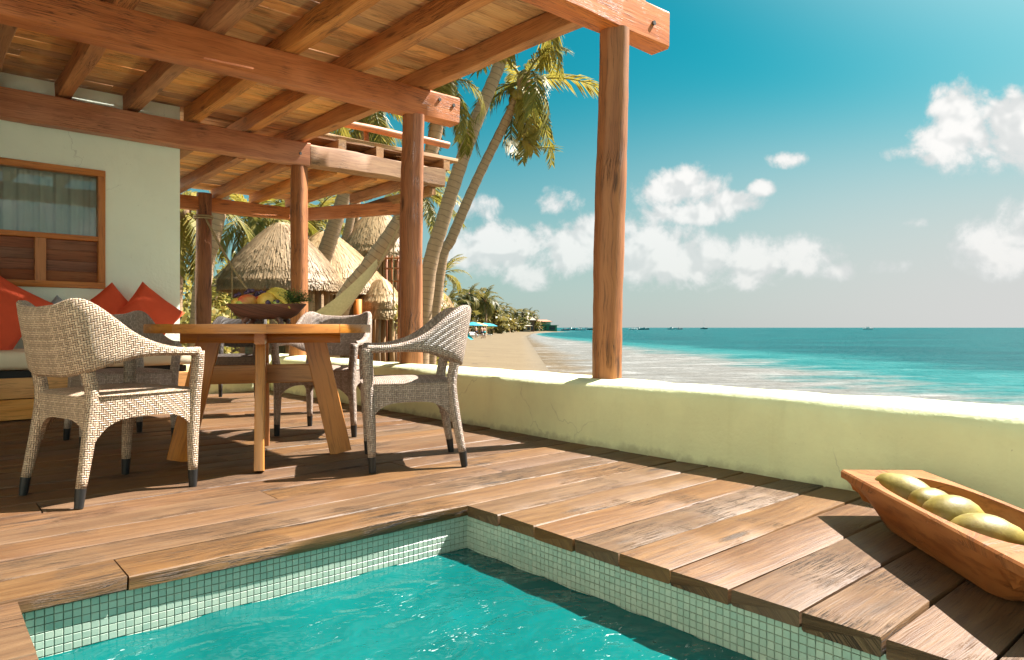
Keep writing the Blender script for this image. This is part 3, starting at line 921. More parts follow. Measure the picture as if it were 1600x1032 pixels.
for (x, y0, lean) in ((5.28, 8.30, .07), (5.44, 8.34, -.05), (3.95, 8.30, .0), (4.62, 8.32, .02)):
    MB().tube([lv(x + lean, y0, 3.06), lv(x, y0, 3.45), lv(x - lean * 2.5, y0, 4.3 if x > 5 else 3.42)], .038, 10, noise=.05, seed=int(x * 10)).build('railing_post', MAT['post_wood'], lk, 50)
MB().bar(lv(5.40, 7.88, 2.62), lv(5.42, 10.0, 2.62), .10, .13, .01, .25, .006, 350).build('brace', MAT['weathered_wood'], lk, 40)

# ------------------------------------------------------------------ bench with mattress and cushions
bench = empty('bench', (0, 7.3, 0), label='long built-in wooden bench with cream mattress along the house wall', cat='bench')
BX0, BX1, BY0, BY1 = -2.39, 1.96, 6.72, 7.88
for i, (z0, z1) in enumerate(((.006, .168), (.174, .338))):
    MB().bar((BX0, BY0 + .02 - 7.3, (z0 + z1) / 2), (BX1, BY0 + .02 - 7.3, (z0 + z1) / 2), .04, z1 - z0, .005, .3, .001, 400 + i).build('front_board', MAT['bench_wood'], bench, 40)
    MB().bar((BX1 - .02, BY0 + .041 - 7.3, (z0 + z1) / 2), (BX1 - .02, BY1 - 7.3, (z0 + z1) / 2), .038, z1 - z0, .005, .3, .001, 410 + i).build('end_board', MAT['bench_wood'], bench, 40)
mb = MB(); mb.box((BX0, BY0 + .05 - 7.3, .02), (BX1 - .045, BY1 - 7.3, .395)); mb.build('carcass', MAT['dark_gap'], bench)
def soft_box(x0, x1, y0, y1, z0, z1, r=.035, nx=40, name='mattress'):
    rings = []
    for i in range(nx + 1):
        u = i / nx; x = x0 + (x1 - x0) * u
        e = min(1, min(u, 1 - u) * nx / 1.5)
        sh = r * (1 - math.sqrt(max(0, 1 - (1 - e) ** 2)))
        ring = []
        for (yy, zz) in ((y0 + sh, z0 + r), (y0 + r, z0), (y1 - r, z0), (y1, z0 + r), (y1, z1 - r), (y1 - r, z1 - sh), ((y0 + y1) / 2, z1 + .006 - sh + .003 * math.sin(x * 7)), (y0 + r, z1 - sh), (y0 + .008 + sh, z1 - r * .4), (y0 + sh, z1 - r)):
            ring.append((x, yy, zz + .002 * math.sin(x * 9 + yy * 5)))
        rings.append(ring)
    return MB().loft(rings)
soft_box(BX0, BX1 - .02, BY0 - .03 - 7.3, BY1 - .02 - 7.3, .402, .545).build('mattress', MAT['cream_fabric'], bench, 50)

def pillow(name, size, thick, loc, tilt, roll, rz, mat, label, group=None):
    n = 20
    up_, dn = [], []
    for s_, acc in ((1, up_), (-1, dn)):
        for j in range(n + 1):
            row = []
            for i in range(n + 1):
                u = 2 * i / n - 1; v = 2 * j / n - 1
                k = (1 - u ** 4) * (1 - v ** 4)
                ed = 1 - .09 * (1 - abs(v) ** 1.6) * abs(u) ** 3 - .09 * (1 - abs(u) ** 1.6) * abs(v) ** 3
                wr = (.035 * math.sin(u * 6 + v * 4) + .03 * math.sin(9 * u - 5 * v + size * 40) * (u * u + v * v) + .02 * math.sin(14 * v + 6 * u)) * k
                row.append((u * size / 2 * ed, s_ * thick / 2 * (max(k, 0) ** .45 + wr), v * size / 2 * ed))
            acc.append(row if s_ < 0 else row[::-1])
    mb = MB(); mb.grid(up_); mb.grid(dn)
    o = mb.build(name, MAT[mat], None, True, label=label, cat='cushion', group=group)
    o.matrix_world = Matrix.Translation(loc) @ Matrix.Rotation(rz, 4, 'Z') @ Matrix.Rotation(tilt, 4, 'X') @ Matrix.Rotation(roll, 4, 'Y')
    return o
G_ = 'red cushions on the bench'
pillow('cushion', .50, .17, (1.80, 7.60, .86), math.radians(-14), math.radians(40), .12, 'red_fabric', 'red cushion standing on its corner at the bench end beside the house corner', G_)
pillow('cushion', .46, .16, (1.47, 7.68, .87), math.radians(-12), math.radians(50), -.05, 'red_fabric', 'red cushion under the window corner, tip up between two other red ones', G_)
pillow('cushion', .70, .20, (.50, 7.42, .88), math.radians(-16), math.radians(36), .10, 'red_fabric', 'largest red cushion, leaning below the middle of the louvered window', G_)
pillow('cushion', .36, .13, (1.06, 7.70, .80), math.radians(-14), math.radians(42), .0, 'blue_white_fabric', 'small blue and white cushion behind the wicker chair back')

# ------------------------------------------------------------------ wicker armchairs
def chair_mesh():
    P = [(-.262, 0), (-.255, .13), (-.205, .238), (-.055, .279), (.10, .287), (.236, .280)]
    TOP = [.828, .836, .855, .712, .657, .652]
    BOT = [.528, .532, .560, .607, .612, .606]
    TH = [.036, .036, .036, .042, .046, .046]
    rings = []
    N = 72
    for i in range(N + 1):
        s = 2 * i / N - 1; a = abs(s)
        p = crom(P, a); q = crom(P, min(1, a + .02)) - crom(P, max(0, a - .02)); q.normalize()
        sg = 1 if s >= 0 else -1
        nrm = Vector((q.y, -q.x)) * -1             # outwards
        if a < .01: nrm = Vector((-1, 0))
        nrm.normalize()
        if nrm.dot(p) < 0: nrm = -nrm
        zt, zb, th = crom(TOP, a), crom(BOT, a), crom(TH, a)
        rear = max(0, min(1, (.62 - a) / .3))
        K = 7
        ring = []
        def pt(z, o):
            rec = -.17 * max(0, z - .50) * rear
            return (p.x + nrm.x * o + rec, sg * (p.y + nrm.y * o) if a > 0 else 0 + 0, z)
        rr_ = min(th / 2, (zt - zb) / 2)
        for k in range(K):                           # outer side, bottom to top
            ring.append(pt(zb + rr_ * .5 + (zt - zb - rr_) * k / (K - 1), th / 2 * (1 if 0 < k < K - 1 else .86)))
        ring.append(pt(zt - rr_ * .08, th * .24)); ring.append(pt(zt - rr_ * .08, -th * .24))
        for k in range(K):
            ring.append(pt(zt - rr_ * .5 - (zt - zb - rr_) * k / (K - 1), -th / 2 * (1 if 0 < k < K - 1 else .86)))
        ring.append(pt(zb + rr_ * .08, -th * .24)); ring.append(pt(zb + rr_ * .08, th * .24))
        rings.append(ring)
    back = MB().loft(rings)
    # weave: u along the path, v = height
    seat = MB()
    C = [(-.212, -.205), (-.212, .205), (.238, .262), (.238, -.262)]      # rear-right, rear-left, front-left, front-right
    zt = .462
    for e in range(4):
        a, b_ = Vector(C[e]), Vector(C[(e + 1) % 4])
        dirn = (b_ - a).normalized(); outw = Vector((-dirn.y, dirn.x))
        if outw.dot((a + b_) / 2) < 0: outw = -outw
        rg = []
        for i in range(21):
            u = i / 20; p = a.lerp(b_, u)
            bul = .012 * math.sin(math.pi * u)
            zb = .352 - .115 * abs(2 * u - 1) ** 4
            col = []
            for k in range(6):
                z = zt - .010 + (zb - zt + .010) * k / 5
                col.append((p.x + outw.x * (bul + .010), p.y + outw.y * (bul + .010), z))
            for k in range(3):
                z = zb + (zt - .012 - zb) * k / 2
                col.append((p.x + outw.x * (bul - .012), p.y + outw.y * (bul - .012), z))
            rg.append(col)
        seat.loft(rg)
    rows = []
    for i in range(15):
        u = i / 14; row = []
        for j in range(15):
            v = j / 14
            x = -.226 + .478 * u; hw = .222 + (.276 - .222) * u
            edge = min(u, 1 - u, v, 1 - v)
            z = zt + .010 * math.sin(math.pi * u) * math.sin(math.pi * v) + (-.012 if edge < .01 else 0)
            bx = .012 * math.sin(math.pi * v) * (1 if u > .5 else -1) if edge == min(u, 1 - u) and edge < .01 else 0
            by = .012 * math.sin(math.pi * u) * (1 if v > .5 else -1) if min(v, 1 - v) < .01 else 0
            row.append((x + bx, hw * (2 * v - 1) + by, z))
        rows.append(row)
    seat.grid([r[::-1] for r in rows])
    legs = []
    for sg in (1, -1):
        fl = [(.215, .268 * sg, .075), (.218, .264 * sg, .2), (.226, .258 * sg, .34), (.231, .262 * sg, .45), (.236, .272 * sg, .55), (.236, .279 * sg, .632)]
        rl = [(-.262, .222 * sg, .075), (-.238, .214 * sg, .2), (-.215, .206 * sg, .34), (-.206, .203 * sg, .45), (-.222, .202 * sg, .55), (-.236, .20 * sg, .60)]
        for L, foot in ((fl, (.213, .270 * sg, 0)), (rl, (-.272, .225 * sg, 0))):
            pts = [crom(L, i / 14) for i in range(15)]
            lg = MB().tube(pts, [.020 + .0075 * min(1, i / 5) for i in range(15)], 10)
            cp = MB().tube([foot, Vector(foot).lerp(Vector(L[0]), .5), Vector(L[0]) + Vector((0, 0, .004))], [.0175, .0195, .0215], 10)
            legs.append((lg, cp))
    return back, seat, legs
cb, cs, cl = chair_mesh()
def chair(name, mat, label, group):
    t_ = empty(name, (0, 0, 0), label=label, cat='chair', group=group)
    cb.build('backrest', MAT[mat], t_, 60)
    cs.build('seat', MAT[mat], t_, 45)
    for lg, cp in cl:
        o = lg.build('leg', MAT[mat], t_, True)
        cp.build('foot_cap', MAT['black_cap'], o, 60)
    return t_
GC = 'wicker armchairs round the table'
ch1 = chair('wicker_armchair', 'wicker', 'tan wicker armchair turned with its outer back to the pool, in front of the bench', GC)
ch1.location = (.705, 3.60, 0); ch1.rotation_euler.z = math.atan2(.32, .948)
grey = None
for loc, dirn, lab in (((1.03, 5.12, 0), (.12, -.99), 'grey wicker armchair standing between the bench and the table'),
                       ((2.23, 4.58, 0), (-.72, -.70), 'grey wicker armchair between the table and the second log post'),
                       ((2.09, 3.28, 0), (-.89, .45), 'grey wicker armchair with its back to the parapet, nearest the pool corner')):
    c_ = copy_tree(ch1) if grey is None else copy_tree(grey); c_['label'] = lab
    if grey is None:
        grey = c_
        for q in bpy.data.objects:
            if q.parent == c_:
                q.data = q.data.copy(); q.data.materials[0] = MAT['grey_wicker']
    c_.location = loc; c_.rotation_euler.z = math.atan2(dirn[1], dirn[0])
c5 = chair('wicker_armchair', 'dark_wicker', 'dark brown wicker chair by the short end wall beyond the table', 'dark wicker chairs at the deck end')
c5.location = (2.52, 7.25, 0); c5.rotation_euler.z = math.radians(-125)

# ------------------------------------------------------------------ round table
TC = Vector((1.525, 3.935, 0))
table = empty('round_table', TC, label='round wooden table on four splayed board legs', cat='table')
E1 = Vector((.918, -.396, 0)); E2 = Vector((.396, .918, 0))
TR, TZ0, TZ1 = .605, .710, .757
nb = 8
for i in range(nb):
    y0 = -TR + 2 * TR * i / nb + .0012; y1 = -TR + 2 * TR * (i + 1) / nb - .0012
    pts = []
    n = 14
    for j in range(n + 1):
        y = y0 + (y1 - y0) * j / n; pts.append((math.sqrt(max(0, TR * TR - y * y)), y))
    for j in range(n + 1):
        y = y1 + (y0 - y1) * j / n; pts.append((-math.sqrt(max(0, TR * TR - y * y)), y))
    mb = MB(); m_ = len(pts)
    for z, ins in ((TZ0, .996), (TZ0 + .003, 1), (TZ1 - .004, 1), (TZ1, .993)):
        mb.v += [tuple(E1 * (x * ins) + E2 * y + Vector((0, 0, z))) for x, y in pts]
    for k in range(3):
        for j in range(m_):
            j2 = (j + 1) % m_
            s0, s1 = j * .05, (j + 1) * .05
            mb.face([k * m_ + j, k * m_ + j2, (k + 1) * m_ + j2, (k + 1) * m_ + j], [(s0, z_ * .02) for z_ in (0,)] * 0 or [(s0, .0), (s1, .0), (s1, .045), (s0, .045)])
    mb.face([3 * m_ + j for j in range(m_)], [pts[j] for j in range(m_)])
    mb.face([j for j in range(m_)][::-1], [pts[j] for j in range(m_)][::-1])
    mb.build('top_board', MAT['table_wood'], table, 40)
for e, o_ in ((E1, 0), (-E1, 1), (E2, 2), (-E2, 3)):
    tang = Vector((-e.y, e.x, 0))
    MB().bar(e * .435 + Vector((0, 0, .002)), e * .275 + Vector((0, 0, .712)), .048, .125, .004, .2, .0006, 500 + o_, tuple(e)).build('leg', MAT['table_wood'], table, 40)
for e, z in ((E1, .475), (E2, .474)):
    MB().bar(e * -.335 + Vector((0, 0, z)), e * .335 + Vector((0, 0, z)), .040 if e is E1 else .043, .105, .004, .2, .0006, 520).build('stretcher', MAT['table_wood'], table, 40)
for e, z in ((E1, .68), (E2, .681)):
    MB().bar(e * -.43 + Vector((0, 0, z)), e * .43 + Vector((0, 0, z)), .05, .058, .004, .2, .0006, 523).build('rail', MAT['table_wood'], table, 40)

# ------------------------------------------------------------------ fruit bowl on the table
BC = TC + RGT * .02 + FWD * .0 + Vector((0, 0, TZ1))
bowl = empty('fruit_bowl', BC, -YAW, label='footed oval wooden bowl in the middle of the round table', cat='bowl')
prof = [(.50, .030), (.62, .036), (.78, .055), (.90, .082), (1.0, .107), (1.01, .112), (.97, .114), (.93, .106), (.80, .080), (.60, .055), (.3, .045), (.02, .043)]
rings = []
for (q, z) in prof:
    rings.append([(.225 * q * math.cos(a * .19635), .135 * q * math.sin(a * .19635), z + (.006 * abs(math.cos(a * .19635)) ** 3 if q > .85 else 0)) for a in range(32)])
MB().loft(rings).build('bowl', MAT['bowl_wood'], bowl, 50)
for sx_ in (-1, 1):
    for sy_ in (-1, 1):
        MB().tube([(.085 * sx_, .055 * sy_, .034), (.105 * sx_, .066 * sy_, .018), (.10 * sx_, .062 * sy_, .006), (.112 * sx_, .068 * sy_, .0005)], [.018, .015, .013, .017], 10).build('foot', MAT['bowl_wood'], bowl, True)
def bl(x, y, z): return tuple(BC + RGT * x + FWD * y + Vector((0, 0, z)))
ZI = .085
def fr(name, mb, mat, label, **kw): return mb.build(name, MAT[mat], None, True, label=label, cat='fruit', **kw)
fr('mango', MB().ball((0, 0, 0), .046, 18, sc=(1.0, .92, 1.35), pole=(1, .1, -.15)), 'mango_skin', 'red and yellow mango lying in the fruit bowl', loc=bl(-.085, -.045, .125))
fr('apple', MB().ball((0, 0, 0), .034, 16, f=lambda d: 1 - .16 * max(0, abs(d.z) - .75) * 4 * .5), 'apple_skin', 'dark red apple between mango and grapefruit', loc=bl(-.028, -.01, .135))
fr('grapefruit', MB().ball((0, 0, 0), .052, 20, sc=(1.05, 1.05, .95)), 'grapefruit_skin', 'round yellow grapefruit at the middle of the fruit bowl', loc=bl(.022, -.05, .132))
fr('peach', MB().ball((0, 0, 0), .034, 16), 'grapefruit_skin', 'small pale peach at the bowl end away from the herbs', loc=bl(-.155, -.03, .118))
fr('lime', MB().ball((0, 0, 0), .024, 14, sc=(1, 1, 1.25), pole=(1, 0, 0)), 'lime_skin', 'small yellow-green lime half hidden under the bananas', loc=bl(.085, -.06, .118))
fr('lime', MB().ball((0, 0, 0), .022, 14, sc=(1, 1, 1.3), pole=(1, .2, 0)), 'lime_skin', 'small pale green lime below the mango', loc=bl(-.115, -.085, .112))
bn = empty('banana_bunch', bl(.075, .01, .15), -YAW, label='bunch of yellow bananas draped over the fruit bowl', cat='fruit')
for i in range(4):
    a = -.5 + i * .33
    pts = [Vector((-.065 + .155 * u, a * .07 + a * .13 * u, .040 - .09 * (u - .25) ** 2 - .05 * u + .008 * i)) for u in [k / 12 for k in range(13)]]
    MB().tube(pts, [.005, .007, .012, .0145, .016, .0165, .0165, .016, .0155, .014, .010, .006, .004], 8).build('banana', MAT['banana_skin'], bn, True)
MB().tube([(-.075, 0, .05), (-.085, 0, .075)], [.012, .009], 8).build('stalk', MAT['stem_brown'], bn, True)
gr_ = empty('grape_bunch', bl(-.085, .03, .16), label='bunch of dark grapes on top of the bowl', cat='fruit')
rg = random.Random(4)
gm = MB().ball((0, 0, 0), .0125, 10).mesh('grape', MAT['grape_skin'], True)
for i in range(44):
    p = Vector((rg.gauss(0, .035), rg.gauss(0, .025), rg.uniform(-.02, .035)))
    inst('grape', gm, gr_, p)
gr2 = empty('grape_bunch', bl(.055, -.085, .117), label='few purple grapes hanging over the bowl rim', cat='fruit')
for i in range(9):
    inst('grape', gm, gr2, Vector((rg.gauss(0, .022), rg.gauss(0, .01), rg.uniform(-.006, .012))))
# herbs: many small leaflets on stems
hb_ = MB()
for i in range(70):
    a = rg.uniform(0, 6.28); q = Vector((rg.uniform(.2, 1.0) * math.cos(a) * .09, math.sin(a) * .06, rg.uniform(.0, .055)))
    st = Vector((-.03, 0, -.01))
    hb_.tube([st.lerp(q, .25), q], .0012, 4)
    for k in range(16):
        c0 = q + Vector((rg.gauss(0, .012), rg.gauss(0, .012), rg.gauss(0, .009)))
        d1 = Vector((rg.uniform(-1, 1), rg.uniform(-1, 1), rg.uniform(-.5, .8))).normalized() * rg.uniform(.006, .011)
        d2 = d1.cross(Vector((rg.uniform(-1, 1), rg.uniform(-1, 1), 1))).normalized() * .0035
        b0 = len(hb_.v); hb_.v += [tuple(c0), tuple(c0 + d1 * .5 + d2), tuple(c0 + d1), tuple(c0 + d1 * .5 - d2)]
        hb_.face([b0, b0 + 1, b0 + 2, b0 + 3])
o = hb_.build('herb_bunch', MAT['herb_leaf'], None, False, loc=bl(.17, -.02, .135), label='bunch of leafy green herbs spilling over the bowl end', cat='herbs')
o.rotation_euler.z = -YAW
for i, (x0, dx, mat) in enumerate(((-.17, -.09, 'lime_skin'), (-.15, -.10, 'lime_skin'))):
    MB().tube([(0, 0, 0), (dx * .5, .005, .012 + .012 * i), (dx, 0, .03 + .022 * i)], [.006, .005, .002], 6).build('vegetable_stalk', MAT['lime_skin'], None, True, loc=bl(x0, .01 + .03 * i, .118),
        label=('green stalk sticking out low from the bowl end' if i == 0 else 'green stalk sticking out highest from the bowl end'), cat='vegetable').rotation_euler.z = -YAW

# ------------------------------------------------------------------ dugout trough with green coconuts
TA = Vector((2.80, 1.235, 0)); TAX = Vector((-.715, -.70, 0)).normalized(); TW = Vector((.735, -.678, 0)).normalized()
trough = empty('dugout_trough', tuple(TA + TAX * .55 + TW * .17), label='carved reddish wooden dugout trough on the deck beside the parapet', cat='trough')
TO = TA + TAX * .55 + TW * .17
L_, W_, ZR = 1.16, .34, .172
def bottom_z(s):                                  # outer keel line
    e = min(s, L_ - s)
    if e < .07: return ZR - .045 - .012 * (e / .07)
    if e < .13: return ZR - .057 - (ZR - .057 - .07) * ((e - .07) / .06) ** .8
    return max(.0, .07 * (1 - (e - .13) / .16) ** 1.6) if e < .29 else 0.0
rings = []
S = [0, .02, .05, .07, .085, .10, .115, .13, .15, .18, .22, .26, .30, .36, .44, .52, .58]
S = S + [L_ - q for q in S[:-1]][::-1]
hollow0, hollow1 = .115, L_ - .17
for s in S:
    zb = bottom_z(s)
    wide = W_ * (1 - .05 * (abs(2 * s / L_ - 1)) ** 2)
    # hollow half width and depth
    u = (s - hollow0) / (hollow1 - hollow0)
    if 0 < u < 1:
        k = (1 - abs(2 * u - 1) ** 3.2)
        hw = (wide / 2 - .030) * max(0.02, k) ** .42
        hd = .132 * max(0, k) ** .55
        hd = min(hd, ZR - zb - .028)
        hd = max(hd, .001)
    else:
        hw, hd = .004, .0008
    half = wide / 2
    bw = half * (.60 if zb < .06 else .80) + (half * .12 if zb > .1 else 0)
    mid_z = zb + (ZR - zb) * .45
    out = [(-half, ZR - .006), (-half + .006, ZR), (-hw - .004, ZR), (-hw, ZR - min(.006, hd * .5)), (-hw * .93, ZR - hd * .45), (-hw * .75, ZR - hd * .85), (-hw * .3, ZR - hd), (hw * .3, ZR - hd), (hw * .75, ZR - hd * .85), (hw * .93, ZR - hd * .45), (hw, ZR - min(.006, hd * .5)), (hw + .004, ZR), (half - .006, ZR), (half, ZR - .006),
           (half, ZR - .03), ((half * 1.25 + bw) / 2.25, mid_z), (bw, zb + .012), (bw * .7, zb), (-bw * .7, zb), (-bw, zb + .012), (-(half * 1.25 + bw) / 2.25, mid_z), (-half, ZR - .03)]
    skew = (.02 * math.sin(s * 3))
    rings.append([TA + TAX * s + TW * (W_ / 2 + a + skew * .3) + Vector((0, 0, z)) - TO for a, z in out][::-1])
MB().loft(rings).build('body', MAT['trough_wood'], trough, 38)
def coco_shape(d): return 1 + .06 * max(0, d.z) + .95 * max(0, d.z - .70) ** 1.1 - .035 * math.cos(3 * math.atan2(d.y, d.x)) * (1 - abs(d.z)) - .02 * math.sin(4 * d.x + 2 * d.z)
GCO = 'green coconuts in the trough'
for i, (s, wq, z, r, pole, lab) in enumerate(((.235, .165, .118, .083, (-.1, .5, .25), 'smooth rounded green coconut at the parapet end of the trough'),
        (.37, .18, .110, .080, (-.75, .1, .35), 'green coconut with its pointed tip over the trough rim, second from the parapet end'),
        (.50, .175, .115, .086, (.7, -.35, -.2), 'large green coconut third from the parapet end of the trough'),
        (.655, .180, .102, .080, (.5, -.72, -.05), 'green coconut with brown pointed stem end, farthest from the parapet end'))):
    p = TA + TAX * s + TW * wq + Vector((0, 0, z))
    c_ = empty('green_coconut', tuple(p), label=lab, cat='coconut', group=GCO)
    pl_ = Vector(pole).normalized()
    MB().ball((0, 0, 0), r, 26, sc=(.90, .90, 1.18), pole=pl_, f=coco_shape).build('husk', MAT['green_coconut'], c_, True)
    tip = pl_ * (r * 1.30)
    MB().tube([tip * .97, tip * 1.12, tip * 1.17], [.016, .011, .004], 8).build('stem_end', MAT['stem_brown'], c_, True)

# ------------------------------------------------------------------ hammock between the two outer posts
HA, HB = Vector((3.17, 10.30, 2.30)), Vector((5.44, 8.70, 2.34))
ham = empty('hammock', tuple((HA + HB) / 2), label='pale yellow cloth hammock slung by ropes between two pergola posts', cat='hammock')
HM = (HA + HB) / 2
def hpos(u): return HA.lerp(HB, u) + Vector((0, 0, -1.72 * (1 - abs(2 * u - 1) ** 1.7))) - HM
rows = []
side_ = (HB - HA).cross(Vector((0, 0, 1))).normalized()
for i in range(41):
    u = .27 + .60 * i / 40
    q = math.sin(math.pi * min(1, max(0, (u - .25) / .66))) ** .7
    wd = .03 + .27 * q
    row = []
    for j in range(25):
        a = -1 + 2 * j / 24
        row.append(hpos(u) + side_ * (wd * math.sin(a * 1.3)) + Vector((0, 0, .30 * q * (a * a) + .012 * math.sin(j * 2.4 + i * .1) * (1.2 - q))))
    rows.append(row)
MB().grid(rows).build('cloth', MAT['hammock_cloth'], ham, True)
for u0, u1 in ((0, .27), (.87, 1)):
    MB().tube([hpos(u0 + (u1 - u0) * k / 8) for k in range(9)], .016, 7, noise=.12, seed=2).build('rope', MAT['rope'], ham, True)
for p, r in ((HA, .125), (HB, .10)):
    c0 = Vector((3.17, 10.40, p.z)) if p is HA else Vector((5.485, 8.752, p.z))
    for kz in (0, .03):
        MB().tube([c0 + Vector((math.cos(a * .3307) * r, math.sin(a * .3307) * r, kz)) - HM for a in range(20)], .013, 6, caps=False).build('rope_loop', MAT['rope'], ham, True)
for (u, x, zl) in ((.13, 0, 1.55), (.95, 0, 1.45)):
    p = hpos(u); 
    MB().tube([p + Vector((.004 * math.sin(k * 1.3), .004 * math.cos(k), -zl * k / 8)) for k in range(9)], .010, 6, noise=.1).build('hanging_rope', MAT['rope'], ham, True)

# ------------------------------------------------------------------ palms
def frond_mesh(seed, droop, leaf_len=.30, n=46, mat='palm_leaf', hang=.6, wleaf=.020):
    """a frond of unit length along +X, arching down"""
    r = random.Random(seed)
    mb = MB()
    pts = []; ang = 0.0
    p = Vector((0, 0, 0))
    K = 24
    for i in range(K + 1):
        pts.append(p.copy())
        ang -= droop / K * (.5 + 1.1 * i / K)
        p = p + Vector((math.cos(ang), 0, math.sin(ang))) / K
    mb.tube(pts, [.014 * (1 - i / K) + .0022 for i in range(K + 1)], 5)
    for i in range(n):
        u = .14 + .86 * i / (n - 1)
        x = u * K; k = min(int(x), K - 1); q = pts[k].lerp(pts[k + 1], x - k)
        t_ = (pts[k + 1] - pts[k]).normalized()
        ln = leaf_len * (.35 + .65 * math.sin(math.pi * min(1, (u - .05) * .95) ** .8)) * (1 - .35 * u)
        for sg in (1, -1):
            if r.random() < .05: continue
            d = (Vector((0, sg, 0)) * .82 + t_ * (.55 + .5 * u) + Vector((0, 0, .12))).normalized()
            d = (d + Vector((r.gauss(0, .08), r.gauss(0, .08), r.gauss(0, .08)))).normalized()
            w_ = t_.cross(d).cross(d).normalized() * wleaf * .5
            h = hang * r.uniform(.7, 1.3)
            m1 = q + d * (ln * .5) + Vector((0, 0, -ln * h * .16))
            m2 = q + d * (ln * .86) + Vector((0, 0, -ln * h * .62))
            b0 = len(mb.v)
            mb.v += [tuple(q - w_ * .5), tuple(q + w_ * .5), tuple(m1 + w_), tuple(m1 - w_), tuple(m2)]
            mb.face([b0, b0 + 1, b0 + 2, b0 + 3]); mb.face([b0 + 3, b0 + 2, b0 + 4])
    return mb.mesh('frond', MAT[mat])
FR_NEAR = [frond_mesh(20 + i, dr, hang=hg) for i, (dr, hg) in enumerate(((1.0, .7), (1.5, .9), (2.0, 1.0), (2.4, 1.1), (.6, .5)))]
FR_FAR = [frond_mesh(40 + i, dr, n=20, mat='far_palm_leaf', wleaf=.05, leaf_len=.34) for i, dr in enumerate((1.0, 1.6, 2.1))]
coco_me = MB().ball((0, 0, 0), .11, 12, sc=(.9, .9, 1.15)).mesh('coconut', MAT['green_coconut'], True)
def ground(px, d):
    l = (px - 800) / FPX * d
    return land_z(l, d)
def palm(name, path, r0, r1, nf, flen, seed, label, fr, group, coconuts=0, up=1.25, low=-.75):
    r = random.Random(seed)
    base = Vector(path[0])
    t_ = empty(name, tuple(base), label=label, cat='palm tree', group=group)
    pts = []; rad = []
    n = 44
    for i in range(n + 1):
        u = i / n
        pts.append(crom([Vector(p) for p in path], u) - base)
        flare = .5 * max(0, 1 - u * 9) ** 2
        rad.append((r0 + (r1 - r0) * u) * (1 + flare) * (1 + (.045 if i % 2 else -.02)))
    MB().tube(pts, rad, 12, noise=.02, seed=seed).build('trunk', MAT['palm_bark'], t_, 50)
    top = pts[-1]
    MB().ball(top + Vector((0, 0, .04)), r1 * 1.7, 10, sc=(1, 1, 1.5)).build('crown_shaft', MAT['rough_log'], t_, True)
    for i in range(nf):
        el_ = up + (low - up) * (i / max(1, nf - 1)) + r.uniform(-.12, .12)
        a = i * 2.39996 + r.uniform(-.3, .3)
        k = r.choice(fr[:3] if el_ > .3 else fr[1:])
        inst('frond', k, t_, top + Vector((0, 0, .05)), (r.uniform(-.25, .25), -el_, a), [flen * r.uniform(.85, 1.12)] * 3)
    for i in range(coconuts):
        a = r.uniform(0, 6.28)
        inst('coconut', coco_me, t_, top + Vector((math.cos(a) * .24, math.sin(a) * .24, -.12 - r.uniform(0, .22))), (r.uniform(-.4, .4), r.uniform(-.4, .4), 0))
    return t_
def path(d, pts, base_px):
    g = at(base_px, 512, d); g.z = ground(base_px, d) - .15
    return [tuple(g)] + [tuple(at(x, y, d)) for x, y in pts]
GP = 'tall coconut palms beside the lookout'
palm('coconut_palm', path(13.5, [(668, 440), (692, 345), (722, 250), (754, 165), (784, 90), (812, -20)], 652), .150, .105, 14, 1.9, 1, 'tall leaning coconut palm with the thicker ringed trunk behind the second post', FR_NEAR, GP, 7)
palm('coconut_palm', path(15.0, [(688, 420), (706, 372), (742, 288), (781, 208), (818, 132)], 664), .125, .092, 16, 1.85, 5, 'slimmer leaning coconut palm with its brown crown in view against the sky', FR_NEAR, GP, 10, 1.2, -1.2)
palm('coconut_palm', path(12.2, [(530, 490), (578, 415), (622, 350), (664, 270), (684, 190), (694, 128)], 498), .165, .11, 12, 1.4, 9, 'palm leaning steeply behind the hammock, yellow coconuts under its crown', FR_NEAR, GP, 12, .9, -1.0)
GB = 'palms among the thatched huts'
palm('coconut_palm', path(21, [(496, 440), (512, 385), (528, 335), (552, 260), (580, 170)], 480), .28, .16, 10, 2.4, 13, 'stout palm trunk growing between the two largest thatched roofs', FR_NEAR, GB, 5)
palm('coconut_palm', path(29, [(534, 410), (546, 350), (560, 280), (570, 190)], 524), .20, .14, 9, 2.4, 14, 'thin palm rising just beside the tower hut', FR_NEAR, GB)
palm('coconut_palm', path(31, [(548, 410), (556, 350), (560, 280), (566, 200)], 542), .17, .12, 9, 2.4, 15, 'thinnest palm, close against the tower hut thatch', FR_NEAR, GB)
palm('coconut_palm', path(14.5, [(318, 430), (330, 380), (342, 330), (356, 260), (372, 190)], 300), .19, .13, 10, 2.0, 16, 'pale palm trunk seen just behind the outermost rope-tied post', FR_NEAR, GB, 4)
palm('coconut_palm', path(23, [(392, 430), (394, 385), (396, 345)], 390), .15, .12, 18, 2.4, 17, 'short palm with low green crown above the grey thatched roof', FR_NEAR, GB, 4, 1.2, -.5)
palm('coconut_palm', path(32, [(480, 430), (486, 380), (490, 345)], 478), .17, .12, 18, 2.8, 18, 'low-crowned palm showing beside the third post', FR_NEAR, GB, 0, 1.2, -.5)
palm('coconut_palm', path(34, [(440, 430), (444, 385), (446, 335)], 438), .17, .12, 18, 2.8, 28, 'green palm crown rising right behind the grey thatched roof peak', FR_NEAR, GB, 0, 1.2, -.5)
palm('coconut_palm', path(40, [(650, 440), (652, 380), (656, 300)], 646), .2, .14, 18, 3.2, 19, 'palm behind the round reed hut', FR_NEAR, GB, 0, 1.1, -.9)
